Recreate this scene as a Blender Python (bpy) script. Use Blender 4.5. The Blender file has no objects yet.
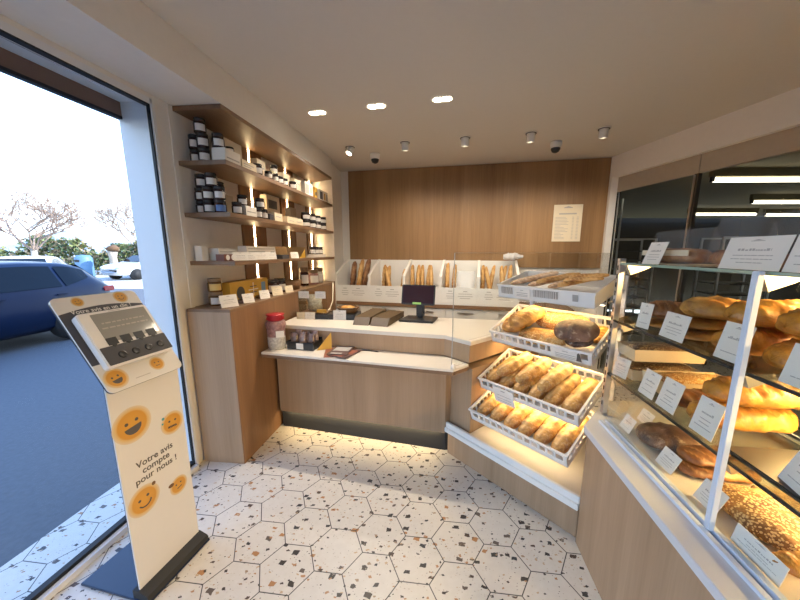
import bpy, bmesh, math, random
from mathutils import Vector, Matrix, Euler, noise
from mathutils.bvhtree import BVHTree
from math import sin, cos, pi, radians as R

SC = bpy.context.scene
COL = SC.collection

# ------------------------------------------------------------------ frames
def D(az):
    a = R(az); return (sin(a), cos(a))
class Frame:
    """local X runs along compass azimuth az (0 = +Y, clockwise), local Y to its left"""
    def __init__(s, x, y, az):
        s.o = (x, y); s.az = az; s.rz = R(90 - az)
        s.X = D(az); s.Y = D(az - 90)
    def w(s, x, y, z=0.0):
        return Vector((s.o[0] + x*s.X[0] + y*s.Y[0], s.o[1] + x*s.X[1] + y*s.Y[1], z))
LW = Frame(-1.484, 2.047, 6.35)        # window wall and shelves: X away from the camera, -Y into the room
BW = Frame(-0.813, 4.656, 102.2)       # back wall: X to the right, -Y into the room
RW = Frame(2.42, 3.96, 171.3)          # glazed wall on the right: X towards the camera, -Y into the shop
BS = Frame(0.302, 2.165, 140.6)        # bread stand front: X to the right, -Y towards the customer
DC = Frame(0.983, 1.236, 186.2)        # display case glass line
KI = Frame(-1.157, 1.13, 12.2)         # kiosk panel

# ------------------------------------------------------------------ materials
def new_mat(name):
    m = bpy.data.materials.new(name); m.use_nodes = True
    nt = m.node_tree; b = nt.nodes['Principled BSDF']
    return m, nt, b
def N(nt, t, **kw):
    n = nt.nodes.new(t)
    for k, v in kw.items(): setattr(n, k, v)
    return n
def rgba(c): return (c[0], c[1], c[2], 1)
def plain(name, c, rough=.5, metal=0, noise=.06, nscale=25, bump=0, coat=0, spec=None):
    m, nt, b = new_mat(name)
    tc = N(nt, 'ShaderNodeTexCoord'); no = N(nt, 'ShaderNodeTexNoise'); no.inputs['Scale'].default_value = nscale
    no.inputs['Detail'].default_value = 4
    nt.links.new(tc.outputs['Object'], no.inputs['Vector'])
    mx = N(nt, 'ShaderNodeMix', data_type='RGBA')
    mx.inputs[6].default_value = rgba([max(0, v*(1-noise)) for v in c]); mx.inputs[7].default_value = rgba([min(1, v*(1+noise)) for v in c])
    nt.links.new(no.outputs['Fac'], mx.inputs[0]); nt.links.new(mx.outputs[2], b.inputs['Base Color'])
    b.inputs['Roughness'].default_value = rough; b.inputs['Metallic'].default_value = metal
    if coat: b.inputs['Coat Weight'].default_value = coat
    if spec is not None: b.inputs['Specular IOR Level'].default_value = spec
    if bump:
        bp = N(nt, 'ShaderNodeBump'); bp.inputs['Strength'].default_value = bump; bp.inputs['Distance'].default_value = .01
        nt.links.new(no.outputs['Fac'], bp.inputs['Height']); nt.links.new(bp.outputs[0], b.inputs['Normal'])
    return m
def wood(name, c1, c2, axis='Z', s=1.0, rough=.5, band=.5):
    m, nt, b = new_mat(name)
    tc = N(nt, 'ShaderNodeTexCoord'); mp = N(nt, 'ShaderNodeMapping')
    sc = {'Z': (26, 26, .9), 'X': (.9, 26, 26), 'Y': (26, .9, 26)}[axis]
    mp.inputs['Scale'].default_value = [v*s for v in sc]
    nt.links.new(tc.outputs['Object'], mp.inputs['Vector'])
    a = N(nt, 'ShaderNodeTexNoise'); a.inputs['Scale'].default_value = 1.0; a.inputs['Detail'].default_value = 5; a.inputs['Roughness'].default_value = .65; a.inputs['Distortion'].default_value = .4
    f = N(nt, 'ShaderNodeTexNoise'); f.inputs['Scale'].default_value = 5.0; f.inputs['Detail'].default_value = 3
    l = N(nt, 'ShaderNodeTexNoise'); l.inputs['Scale'].default_value = .22; l.inputs['Detail'].default_value = 2
    for n in (a, f, l): nt.links.new(mp.outputs[0], n.inputs['Vector'])
    m1 = N(nt, 'ShaderNodeMix', data_type='FLOAT'); m1.inputs[0].default_value = .4
    nt.links.new(a.outputs['Fac'], m1.inputs[2]); nt.links.new(f.outputs['Fac'], m1.inputs[3])
    m2 = N(nt, 'ShaderNodeMix', data_type='FLOAT'); m2.inputs[0].default_value = band
    nt.links.new(m1.outputs[0], m2.inputs[2]); nt.links.new(l.outputs['Fac'], m2.inputs[3])
    r = N(nt, 'ShaderNodeValToRGB'); r.color_ramp.elements[0].position = .33; r.color_ramp.elements[1].position = .67
    r.color_ramp.elements[0].color = rgba(c1); r.color_ramp.elements[1].color = rgba(c2)
    nt.links.new(m2.outputs[0], r.inputs[0]); nt.links.new(r.outputs[0], b.inputs['Base Color'])
    b.inputs['Roughness'].default_value = rough
    return m
def emis(name, c, st):
    m, nt, b = new_mat(name)
    b.inputs['Base Color'].default_value = rgba(c); b.inputs['Emission Color'].default_value = rgba(c); b.inputs['Emission Strength'].default_value = st
    return m
def glass(name, tint=(1, 1, 1), refl=.08, rough=.0):
    m, nt, b = new_mat(name)
    out = nt.nodes['Material Output']; nt.nodes.remove(b)
    t = N(nt, 'ShaderNodeBsdfTransparent'); t.inputs[0].default_value = rgba(tint)
    g = N(nt, 'ShaderNodeBsdfGlossy'); g.inputs['Roughness'].default_value = rough
    lw = N(nt, 'ShaderNodeLayerWeight'); lw.inputs['Blend'].default_value = .12
    mu = N(nt, 'ShaderNodeMath', operation='MULTIPLY'); mu.inputs[1].default_value = refl*8
    mu.use_clamp = True
    nt.links.new(lw.outputs['Fresnel'], mu.inputs[0])
    mx = N(nt, 'ShaderNodeMixShader')
    nt.links.new(mu.outputs[0], mx.inputs[0]); nt.links.new(t.outputs[0], mx.inputs[1]); nt.links.new(g.outputs[0], mx.inputs[2])
    nt.links.new(mx.outputs[0], out.inputs[0])
    return m
def film(name, c, op, rough=.25):
    """cloudy plastic film: part clear, part glossy sheet"""
    m, nt, b = new_mat(name)
    out = nt.nodes['Material Output']
    b.inputs['Base Color'].default_value = rgba(c); b.inputs['Roughness'].default_value = rough
    t = N(nt, 'ShaderNodeBsdfTransparent'); no = N(nt, 'ShaderNodeTexNoise'); no.inputs['Scale'].default_value = 14; no.inputs['Detail'].default_value = 5
    tc = N(nt, 'ShaderNodeTexCoord'); nt.links.new(tc.outputs['Object'], no.inputs['Vector'])
    bp = N(nt, 'ShaderNodeBump'); bp.inputs['Strength'].default_value = .9; bp.inputs['Distance'].default_value = .02
    nt.links.new(no.outputs['Fac'], bp.inputs['Height']); nt.links.new(bp.outputs[0], b.inputs['Normal'])
    mx = N(nt, 'ShaderNodeMixShader'); mx.inputs[0].default_value = op
    nt.links.new(t.outputs[0], mx.inputs[1]); nt.links.new(b.outputs[0], mx.inputs[2]); nt.links.new(mx.outputs[0], out.inputs[0])
    return m
def bread_mat(name, dark, mid, pale, flour=0.0, seeds=0.0, seedcol=(.75, .55, .28), bump=.5, coat=0):
    m, nt, b = new_mat(name)
    tc = N(nt, 'ShaderNodeTexCoord')
    n1 = N(nt, 'ShaderNodeTexNoise'); n1.inputs['Scale'].default_value = 9; n1.inputs['Detail'].default_value = 6; n1.inputs['Roughness'].default_value = .6
    n2 = N(nt, 'ShaderNodeTexNoise'); n2.inputs['Scale'].default_value = 70; n2.inputs['Detail'].default_value = 4
    for n in (n1, n2): nt.links.new(tc.outputs['Object'], n.inputs['Vector'])
    r = N(nt, 'ShaderNodeValToRGB'); e = r.color_ramp.elements
    e[0].position = .37; e[0].color = rgba(dark); e[1].position = .64; e[1].color = rgba(pale)
    x = r.color_ramp.elements.new(.5); x.color = rgba(mid)
    nt.links.new(n1.outputs['Fac'], r.inputs[0])
    at = N(nt, 'ShaderNodeAttribute', attribute_name='score')
    mx = N(nt, 'ShaderNodeMix', data_type='RGBA'); mx.inputs[7].default_value = rgba([min(1, v*1.25+.06) for v in pale])
    nt.links.new(at.outputs['Fac'], mx.inputs[0]); nt.links.new(r.outputs[0], mx.inputs[6])
    last = mx.outputs[2]
    if flour:
        fr = N(nt, 'ShaderNodeValToRGB'); fr.color_ramp.elements[0].position = .62-flour*.3; fr.color_ramp.elements[1].position = .8-flour*.2
        n3 = N(nt, 'ShaderNodeTexNoise'); n3.inputs['Scale'].default_value = 22; n3.inputs['Detail'].default_value = 7; n3.inputs['Roughness'].default_value = .75
        nt.links.new(tc.outputs['Object'], n3.inputs['Vector']); nt.links.new(n3.outputs['Fac'], fr.inputs[0])
        mm = N(nt, 'ShaderNodeMath', operation='MULTIPLY'); mm.inputs[1].default_value = .75; nt.links.new(fr.outputs[0], mm.inputs[0])
        mf = N(nt, 'ShaderNodeMix', data_type='RGBA'); mf.inputs[7].default_value = (.78, .66, .5, 1)
        nt.links.new(mm.outputs[0], mf.inputs[0]); nt.links.new(last, mf.inputs[6]); last = mf.outputs[2]
    height = n2.outputs['Fac']
    if seeds:
        v = N(nt, 'ShaderNodeTexVoronoi'); v.inputs['Scale'].default_value = 125; nt.links.new(tc.outputs['Object'], v.inputs['Vector'])
        lt = N(nt, 'ShaderNodeMath', operation='LESS_THAN'); lt.inputs[1].default_value = .43
        nt.links.new(v.outputs['Distance'], lt.inputs[0])
        sp = N(nt, 'ShaderNodeSeparateColor'); nt.links.new(v.outputs['Color'], sp.inputs[0])
        l2 = N(nt, 'ShaderNodeMath', operation='LESS_THAN'); l2.inputs[1].default_value = seeds; nt.links.new(sp.outputs[0], l2.inputs[0])
        mu = N(nt, 'ShaderNodeMath', operation='MULTIPLY'); nt.links.new(lt.outputs[0], mu.inputs[0]); nt.links.new(l2.outputs[0], mu.inputs[1])
        ms = N(nt, 'ShaderNodeMix', data_type='RGBA'); ms.inputs[7].default_value = rgba(seedcol)
        nt.links.new(mu.outputs[0], ms.inputs[0]); nt.links.new(last, ms.inputs[6]); last = ms.outputs[2]
        ad = N(nt, 'ShaderNodeMath', operation='ADD'); nt.links.new(n2.outputs['Fac'], ad.inputs[0]); nt.links.new(mu.outputs[0], ad.inputs[1]); height = ad.outputs[0]
    nt.links.new(last, b.inputs['Base Color'])
    b.inputs['Roughness'].default_value = .55
    if coat: b.inputs['Coat Weight'].default_value = coat; b.inputs['Coat Roughness'].default_value = .25
    bp = N(nt, 'ShaderNodeBump'); bp.inputs['Strength'].default_value = bump; bp.inputs['Distance'].default_value = .006
    nt.links.new(height, bp.inputs['Height']); nt.links.new(bp.outputs[0], b.inputs['Normal'])
    return m
def terrazzo():
    m, nt, b = new_mat('terrazzo hexagon tile')
    L = nt.links.new
    tc = N(nt, 'ShaderNodeTexCoord')
    s = 1.5/10.94994
    mp = N(nt, 'ShaderNodeMapping'); mp.inputs['Scale'].default_value = (1/s, 1/s, 1); mp.inputs['Rotation'].default_value = (0, 0, R(6.49599))
    mp.inputs['Location'].default_value = (9.24890-1.0, -13.96376, 0)
    L(tc.outputs['Object'], mp.inputs['Vector'])
    fl = N(nt, 'ShaderNodeVectorMath', operation='MULTIPLY'); fl.inputs[1].default_value = (1, 1, 0); L(mp.outputs[0], fl.inputs[0])
    H = (1.5, .8660254, 1); NH = (-1.5, -.8660254, -1)
    def hexd(src):
        w = N(nt, 'ShaderNodeVectorMath', operation='WRAP'); w.inputs[1].default_value = H; w.inputs[2].default_value = NH; L(src, w.inputs[0])
        a = N(nt, 'ShaderNodeVectorMath', operation='ABSOLUTE'); L(w.outputs[0], a.inputs[0])
        d = N(nt, 'ShaderNodeVectorMath', operation='DOT_PRODUCT'); d.inputs[1].default_value = (.8660254, .5, 0); L(a.outputs[0], d.inputs[0])
        sp = N(nt, 'ShaderNodeSeparateXYZ'); L(a.outputs[0], sp.inputs[0])
        mx = N(nt, 'ShaderNodeMath', operation='MAXIMUM'); L(d.outputs['Value'], mx.inputs[0]); L(sp.outputs[1], mx.inputs[1])
        return mx.outputs[0]
    h1 = hexd(fl.outputs[0])
    sh = N(nt, 'ShaderNodeVectorMath', operation='SUBTRACT'); sh.inputs[1].default_value = (1.5, .8660254, 0); L(fl.outputs[0], sh.inputs[0])
    h2 = hexd(sh.outputs[0])
    mi = N(nt, 'ShaderNodeMath', operation='MINIMUM'); L(h1, mi.inputs[0]); L(h2, mi.inputs[1])
    gr = N(nt, 'ShaderNodeMapRange'); gr.inputs[1].default_value = .8660254-.019; gr.inputs[2].default_value = .8660254-.013
    L(mi.outputs[0], gr.inputs[0])
    # chips
    nz = N(nt, 'ShaderNodeTexNoise'); nz.inputs['Scale'].default_value = 26; nz.inputs['Detail'].default_value = 2; L(tc.outputs['Object'], nz.inputs['Vector'])
    sb = N(nt, 'ShaderNodeVectorMath', operation='SUBTRACT'); sb.inputs[1].default_value = (.5, .5, .5); L(nz.outputs['Color'], sb.inputs[0])
    sc = N(nt, 'ShaderNodeVectorMath', operation='SCALE'); sc.inputs['Scale'].default_value = .028; L(sb.outputs[0], sc.inputs[0])
    ad = N(nt, 'ShaderNodeVectorMath', operation='ADD'); L(tc.outputs['Object'], ad.inputs[0]); L(sc.outputs[0], ad.inputs[1])
    base = None
    n0 = N(nt, 'ShaderNodeTexNoise'); n0.inputs['Scale'].default_value = 30; n0.inputs['Detail'].default_value = 5; L(tc.outputs['Object'], n0.inputs['Vector'])
    bm_ = N(nt, 'ShaderNodeMix', data_type='RGBA'); bm_.inputs[6].default_value = (.60, .55, .47, 1); bm_.inputs[7].default_value = (.70, .655, .58, 1)
    L(n0.outputs['Fac'], bm_.inputs[0]); last = bm_.outputs[2]
    for scale, thr, prob, cols in ((12.0, .29, .52, [(.03, .022, .018), (.07, .04, .025), (.025, .02, .02), (.40, .19, .07), (.11, .08, .06), (.03, .03, .03)]),
                                   (24, .26, .34, [(.33, .22, .13), (.05, .035, .025), (.5, .36, .22), (.04, .03, .025), (.42, .22, .10)]),
                                   (60, .25, .22, [(.45, .38, .3), (.12, .09, .07), (.55, .45, .34)])):
        v = N(nt, 'ShaderNodeTexVoronoi', voronoi_dimensions='2D', distance='MANHATTAN'); v.inputs['Scale'].default_value = scale
        sm = N(nt, 'ShaderNodeMapping'); sm.inputs['Scale'].default_value = (1, 1.45, 1); sm.inputs['Rotation'].default_value = (0, 0, scale); L(ad.outputs[0], sm.inputs['Vector']); L(sm.outputs[0], v.inputs['Vector'])
        sp = N(nt, 'ShaderNodeSeparateColor'); L(v.outputs['Color'], sp.inputs[0])
        tr = N(nt, 'ShaderNodeMapRange'); tr.inputs[1].default_value = 1-prob; tr.inputs[2].default_value = 1; tr.inputs[3].default_value = thr*.45; tr.inputs[4].default_value = thr
        L(sp.outputs[0], tr.inputs[0])
        g0 = N(nt, 'ShaderNodeMath', operation='GREATER_THAN'); g0.inputs[1].default_value = 1-prob; L(sp.outputs[0], g0.inputs[0])
        lt = N(nt, 'ShaderNodeMath', operation='LESS_THAN'); L(v.outputs['Distance'], lt.inputs[0]); L(tr.outputs[0], lt.inputs[1])
        mu = N(nt, 'ShaderNodeMath', operation='MULTIPLY'); L(lt.outputs[0], mu.inputs[0]); L(g0.outputs[0], mu.inputs[1])
        r = N(nt, 'ShaderNodeValToRGB'); r.color_ramp.interpolation = 'CONSTANT'; e = r.color_ramp.elements
        e[0].color = rgba(cols[0]); e[0].position = 0; e[1].color = rgba(cols[1]); e[1].position = 1/len(cols)
        for i, c in enumerate(cols[2:], 2):
            x = e.new(i/len(cols)); x.color = rgba(c)
        L(sp.outputs[1], r.inputs[0])
        mx = N(nt, 'ShaderNodeMix', data_type='RGBA'); L(mu.outputs[0], mx.inputs[0]); L(last, mx.inputs[6]); L(r.outputs[0], mx.inputs[7]); last = mx.outputs[2]
    mg = N(nt, 'ShaderNodeMix', data_type='RGBA'); mg.inputs[7].default_value = (.03, .026, .022, 1)
    L(gr.outputs[0], mg.inputs[0]); L(last, mg.inputs[6]); L(mg.outputs[2], b.inputs['Base Color'])
    b.inputs['Roughness'].default_value = .38
    return m
def smiley_mat():
    m, nt, b = new_mat('smiley yellow print')
    tc = N(nt, 'ShaderNodeTexCoord'); ln = N(nt, 'ShaderNodeVectorMath', operation='LENGTH')
    mp = N(nt, 'ShaderNodeMapping'); mp.inputs['Scale'].default_value = (1, 0, 1)
    nt.links.new(tc.outputs['UV'], ln.inputs[0])
    r = N(nt, 'ShaderNodeValToRGB'); e = r.color_ramp.elements
    e[0].position = .0; e[0].color = (.64, .33, .045, 1); e[1].position = 1; e[1].color = (.66, .56, .42, 1)
    x = e.new(.72); x.color = (.60, .29, .04, 1); x = e.new(.8); x.color = (.66, .44, .17, 1)
    nt.links.new(ln.outputs['Value'], r.inputs[0]); nt.links.new(r.outputs[0], b.inputs['Base Color'])
    b.inputs['Roughness'].default_value = .5
    return m

M = {}
M['floor'] = terrazzo()
M['wall'] = plain('warm white wall paint', (.82, .785, .735), .75, noise=.03)
M['ceil'] = plain('ceiling paint', (.68, .645, .60), .85, noise=.02)
M['white'] = plain('white lacquer', (.80, .78, .74), .35, noise=.02)
M['frame_white'] = plain('white window frame', (.78, .79, .80), .35, noise=.02)
M['black'] = plain('black plastic', (.018, .018, .02), .35)
M['matt_black'] = plain('matt black', (.02, .02, .02), .7)
M['gasket'] = plain('dark window gasket', (.008, .009, .012), .6)
M['soffit_brown'] = plain('brown outside soffit', (.22, .13, .09), .6)
M['oak'] = wood('pale oak veneer upright grain', (.285, .18, .10), (.44, .295, .18), 'Z')
M['oak_dark'] = wood('brown oak veneer upright grain', (.17, .085, .038), (.29, .155, .075), 'Z')
M['oak_flat'] = wood('oak shelf along grain', (.145, .078, .04), (.255, .15, .082), 'X')
M['clad'] = wood('golden oak cladding', (.19, .10, .038), (.37, .215, .095), 'Z', s=.62, band=.5)
M['brown_edge'] = wood('brown worktop edge', (.16, .085, .04), (.26, .145, .075), 'X')
M['worktop'] = plain('cream stone worktop', (.73, .675, .59), .3, noise=.03, nscale=60)
M['cab_white'] = plain('white cupboard front', (.70, .68, .64), .4, noise=.02)
M['seam'] = plain('dark joint', (.12, .10, .08), .7)
M['plastic_white'] = plain('white crate plastic', (.82, .80, .77), .38, noise=.02)
M['alu'] = plain('satin aluminium', (.72, .74, .78), .3, .85, noise=.03)
M['alu_pale'] = plain('pale painted metal', (.62, .70, .82), .35, .0, noise=.02)
M['steel'] = plain('brushed steel', (.55, .54, .52), .28, 1.0)
M['glass'] = glass('clear glass', (.975, .985, .98), .035)
M['glass_win'] = glass('window glass', (.95, .975, 1.0), .05)
M['glass_edge'] = plain('glass edge', (.30, .42, .36), .15)
M['acrylic'] = glass('acrylic sheet', (.96, .95, .90), .1)
M['glass_shelf'] = glass('glass shelf', (.93, .97, .95), .10)
M['film'] = film('cellophane', (.85, .87, .9), .07, .12)
M['film_white'] = film('cloudy plastic bag', (.88, .88, .9), .5, .3)
M['paper'] = plain('white paper', (.82, .78, .72), .7, noise=.02)
M['paper_cream'] = plain('cream card', (.74, .64, .47), .7, noise=.03)
M['ink'] = plain('printed ink', (.10, .09, .085), .7)
M['ink_soft'] = plain('pale printed ink', (.42, .39, .36), .7)
M['kraft'] = plain('brown kraft', (.36, .24, .12), .75, noise=.12, nscale=60)
M['slab'] = plain('olive brown board', (.085, .05, .018), .55, noise=.25, nscale=35)
M['slab_end'] = plain('grey brown board end', (.13, .10, .08), .6, noise=.1)
M['jam'] = plain('dark preserve', (.035, .014, .012), .18)
M['jam_brown'] = plain('brown preserve', (.13, .06, .02), .2)
M['lid_black'] = plain('black lid', (.03, .028, .03), .22)
M['lid_white'] = plain('pale lid', (.62, .60, .58), .35)
M['lid_gold'] = plain('bronze lid', (.22, .15, .09), .35, .3)
M['label_w'] = plain('white jar label', (.74, .71, .68), .6, noise=.08, nscale=90)
M['label_blue'] = plain('blue jar label', (.10, .20, .46), .5)
M['label_gold'] = plain('gold jar label', (.62, .42, .14), .5)
M['boxyellow'] = plain('yellow carton', (.60, .35, .05), .55)
M['boxbrown'] = plain('brown carton', (.16, .055, .035), .5)
M['beige'] = plain('beige carton', (.62, .52, .38), .7)
M['print_blue'] = plain('blue print', (.16, .30, .50), .6)
M['dark_grey'] = plain('charcoal print', (.055, .055, .065), .5)
M['kiosk_white'] = plain('kiosk white panel', (.70, .68, .65), .45, noise=.015)
M['kiosk_dev'] = plain('kiosk device shell', (.80, .78, .76), .35, noise=.015)
M['screen_grey'] = plain('grey display', (.30, .30, .29), .12, noise=.03)
M['smiley'] = smiley_mat()
M['base_sky_tint'] = plain('glossy black plate tinted with sky', (.02, .03, .06), .12)  # plate is black; blue of the reflected sky is mixed into its colour
M['led'] = emis('warm LED strip', (1, .74, .40), 42)
M['led_soft'] = emis('warm LED diffuser', (1, .78, .45), 9)
M['lamp'] = emis('downlight lamp', (1, .86, .62), 14)
M['tube'] = emis('fluorescent tube', (1, .93, .72), 5)
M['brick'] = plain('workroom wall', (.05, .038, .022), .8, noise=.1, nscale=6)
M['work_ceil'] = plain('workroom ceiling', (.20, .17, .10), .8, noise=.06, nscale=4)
M['asphalt'] = plain('asphalt', (.115, .12, .128), .85, noise=.22, nscale=30, bump=.2)
M['paving'] = plain('pale paving', (.50, .48, .44), .8, noise=.1, nscale=3)
M['render'] = plain('white outside render', (.80, .80, .78), .8, noise=.03)
M['car_blue'] = plain('dark blue car paint', (.004, .014, .048), .30, .0, noise=.02, coat=.15, spec=.3)
M['car_white'] = plain('white car paint', (.8, .8, .8), .25, 0, noise=.02, coat=.6)
M['car_glass'] = plain('dark car glass', (.008, .012, .016), .08, spec=.22)
M['tyre'] = plain('tyre rubber', (.02, .02, .02), .8)
M['red_lamp'] = plain('red tail lamp', (.5, .02, .03), .2)
M['bark'] = plain('pale bark', (.50, .42, .33), .8, noise=.2, nscale=12)
M['twig'] = plain('winter twigs', (.40, .29, .22), .8, noise=.2)
M['leafg'] = plain('hedge leaves', (.24, .26, .09), .6, noise=.5, nscale=1.5)
M['leafd'] = plain('evergreen leaves', (.12, .17, .08), .6, noise=.4, nscale=2)
M['leafr'] = plain('winter hedge leaves', (.40, .30, .18), .7, noise=.4, nscale=2)
M['bin_blue'] = plain('blue recycling bank', (.14, .27, .42), .5)
M['hill'] = plain('wooded hill with painted haze', (.40, .46, .52), .9, noise=.2, nscale=.05)  # distance haze is put into this base colour
M['wicker'] = plain('wicker', (.17, .09, .04), .7, noise=.4, nscale=90, bump=.8)
M['red'] = plain('red foil', (.45, .02, .03), .35)
M['redcheck'] = plain('pink brown sweets', (.30, .16, .15), .4, noise=.95, nscale=55)
M['greysweet'] = plain('silver sweets', (.50, .48, .45), .35, noise=.7, nscale=60)
M['nougat'] = plain('white nougat with dark nuts', (.42, .40, .35), .5, noise=.9, nscale=60)
M['choc'] = plain('chocolate bag', (.12, .075, .06), .2, noise=1.6, nscale=38)
M['pinkbag'] = plain('pink brown foil', (.22, .15, .13), .2, noise=1.5, nscale=38)
M['leaflet'] = plain('dark leaflet', (.10, .055, .05), .35, noise=.3, nscale=12)
M['leaflet_red'] = plain('red leaflet', (.30, .10, .06), .35, noise=.3, nscale=12)
M['screen'] = plain('dark screen', (.028, .012, .018), .12)
M['sticker_green'] = plain('green sticker', (.30, .55, .16), .5)
M['parch'] = plain('baking paper', (.74, .60, .38), .6, noise=.06)
M['tray'] = plain('dark baking tray', (.05, .045, .04), .4)
M['b_gold'] = bread_mat('golden crust', (.32, .13, .025), (.56, .27, .05), (.76, .44, .11), coat=.2)
M['b_pale'] = bread_mat('floured country crust', (.30, .13, .035), (.54, .31, .09), (.76, .52, .22), flour=.38)
M['b_bag'] = bread_mat('baguette crust', (.30, .13, .035), (.52, .28, .085), (.68, .42, .17), flour=.12)
M['b_bag_dark'] = bread_mat('dark baguette crust', (.14, .055, .025), (.26, .11, .045), (.42, .22, .10), flour=.15)
M['b_bag_grey'] = bread_mat('floured baguette crust', (.36, .20, .11), (.56, .37, .22), (.74, .56, .40), flour=.5)
M['b_seed'] = bread_mat('seeded crust', (.34, .15, .035), (.56, .28, .07), (.70, .42, .14), seeds=.8, bump=.9)
M['b_dark'] = bread_mat('dark rye crust', (.06, .03, .02), (.13, .065, .04), (.24, .13, .08), flour=.2)
M['b_brown'] = bread_mat('glazed brown crust', (.12, .04, .012), (.26, .10, .03), (.42, .20, .06), coat=.35)
M['b_bigseed'] = bread_mat('thickly seeded crust', (.15, .06, .015), (.34, .16, .045), (.52, .30, .10), seeds=1.0, seedcol=(.72, .52, .26), bump=1.0)
M['b_orange'] = bread_mat('orange brioche crust', (.36, .13, .018), (.62, .28, .03), (.78, .42, .07), coat=.4)
M['b_darkseed'] = bread_mat('dark seeded crust', (.06, .03, .015), (.12, .06, .025), (.20, .11, .05), seeds=.6, seedcol=(.4, .28, .14), bump=.9)

# ------------------------------------------------------------------ mesh builder
class MB:
    def __init__(s): s.v = []; s.f = []; s.mi = []; s.sm = []; s.T = Matrix.Identity(4); s.score = None
    def add(s, vs, fs, mi=0, sm=False):
        o = len(s.v)
        for v in vs:
            p = s.T @ Vector(v); s.v.append((p.x, p.y, p.z))
        for f in fs:
            s.f.append(tuple(i+o for i in f)); s.mi.append(mi); s.sm.append(sm)
        return s
    def box(s, x0, x1, y0, y1, z0, z1, mi=0):
        return s.add([(x0, y0, z0), (x1, y0, z0), (x1, y1, z0), (x0, y1, z0), (x0, y0, z1), (x1, y0, z1), (x1, y1, z1), (x0, y1, z1)],
                     [(0, 3, 2, 1), (4, 5, 6, 7), (0, 1, 5, 4), (1, 2, 6, 5), (2, 3, 7, 6), (3, 0, 4, 7)], mi)
    def prism(s, poly, z0, z1, mi=0):
        n = len(poly); a = sum(poly[i][0]*poly[(i+1) % n][1]-poly[(i+1) % n][0]*poly[i][1] for i in range(n))
        if a < 0: poly = poly[::-1]
        vs = [(p[0], p[1], z0) for p in poly]+[(p[0], p[1], z1) for p in poly]
        fs = [tuple(range(n-1, -1, -1)), tuple(range(n, 2*n))]+[(i, (i+1) % n, n+(i+1) % n, n+i) for i in range(n)]
        return s.add(vs, fs, mi)
    def prism_y(s, poly, y0, y1, mi=0):
        """polygon in x,z extruded along y"""
        n = len(poly); a = sum(poly[i][0]*poly[(i+1) % n][1]-poly[(i+1) % n][0]*poly[i][1] for i in range(n))
        if a < 0: poly = poly[::-1]
        vs = [(p[0], y0, p[1]) for p in poly]+[(p[0], y1, p[1]) for p in poly]
        fs = [tuple(range(n)), tuple(range(2*n-1, n-1, -1))]+[(i, n+i, n+(i+1) % n, (i+1) % n) for i in range(n)]
        return s.add(vs, fs, mi)
    def prism_x(s, poly, x0, x1, mi=0):
        """polygon in y,z extruded along x"""
        n = len(poly); a = sum(poly[i][0]*poly[(i+1) % n][1]-poly[(i+1) % n][0]*poly[i][1] for i in range(n))
        if a < 0: poly = poly[::-1]
        vs = [(x0, p[0], p[1]) for p in poly]+[(x1, p[0], p[1]) for p in poly]
        fs = [tuple(range(n-1, -1, -1)), tuple(range(n, 2*n))]+[(i, (i+1) % n, n+(i+1) % n, n+i) for i in range(n)]
        return s.add(vs, fs, mi)
    def lathe(s, prof, n=20, c=(0, 0), mi=0, sm=True, a0=0, a1=2*pi):
        full = abs(a1-a0-2*pi) < 1e-6
        k = n if full else n+1
        vs = []; fs = []
        for (r, z) in prof:
            for i in range(k):
                a = a0+(a1-a0)*i/n
                vs.append((c[0]+r*cos(a), c[1]+r*sin(a), z))
        for j in range(len(prof)-1):
            for i in range(n):
                i2 = (i+1) % k
                fs.append((j*k+i, j*k+i2, (j+1)*k+i2, (j+1)*k+i))
        return s.add(vs, fs, mi, sm)
    def tube(s, pts, r, n=8, mi=0, caps=True):
        pts = [Vector(p) for p in pts]; rs = r if isinstance(r, (list, tuple)) else [r]*len(pts)
        vs = []; fs = []
        up = Vector((0, 0, 1)); prev = None
        for i, p in enumerate(pts):
            t = (pts[min(i+1, len(pts)-1)]-pts[max(i-1, 0)]).normalized()
            ref = prev if prev is not None else (up if abs(t.dot(up)) < .95 else Vector((1, 0, 0)))
            x = (ref-t*ref.dot(t)).normalized(); y = t.cross(x); prev = x
            for k in range(n):
                a = 2*pi*k/n; q = p+(x*cos(a)+y*sin(a))*rs[i]; vs.append(tuple(q))
        for j in range(len(pts)-1):
            for k in range(n):
                k2 = (k+1) % n; fs.append((j*n+k, j*n+k2, (j+1)*n+k2, (j+1)*n+k))
        if caps:
            fs.append(tuple(range(n-1, -1, -1))); fs.append(tuple(range((len(pts)-1)*n, len(pts)*n)))
        return s.add(vs, fs, mi, True)
    def disc(s, cx, cz, r, y, n=24, mi=0, sx=1, sz=1):
        """flat disc facing -y"""
        vs = [(cx+r*sx*cos(2*pi*i/n), y, cz+r*sz*sin(2*pi*i/n)) for i in range(n)]
        return s.add(vs, [tuple(range(n))], mi)
    def mesh(s, name, mats, bevel=0):
        me = bpy.data.meshes.new(name); me.from_pydata(s.v, [], s.f)
        for m in (mats if isinstance(mats, (list, tuple)) else [mats]): me.materials.append(m)
        for p, mi, sm in zip(me.polygons, s.mi, s.sm): p.material_index = mi; p.use_smooth = sm
        if bevel:
            bm = bmesh.new(); bm.from_mesh(me)
            es = [e for e in bm.edges if len(e.link_faces) == 2 and e.calc_face_angle(0) > .5]
            bmesh.ops.bevel(bm, geom=es, offset=bevel, segments=2, affect='EDGES', clamp_overlap=True)
            bm.to_mesh(me); bm.free()
        me.update(); return me

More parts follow.
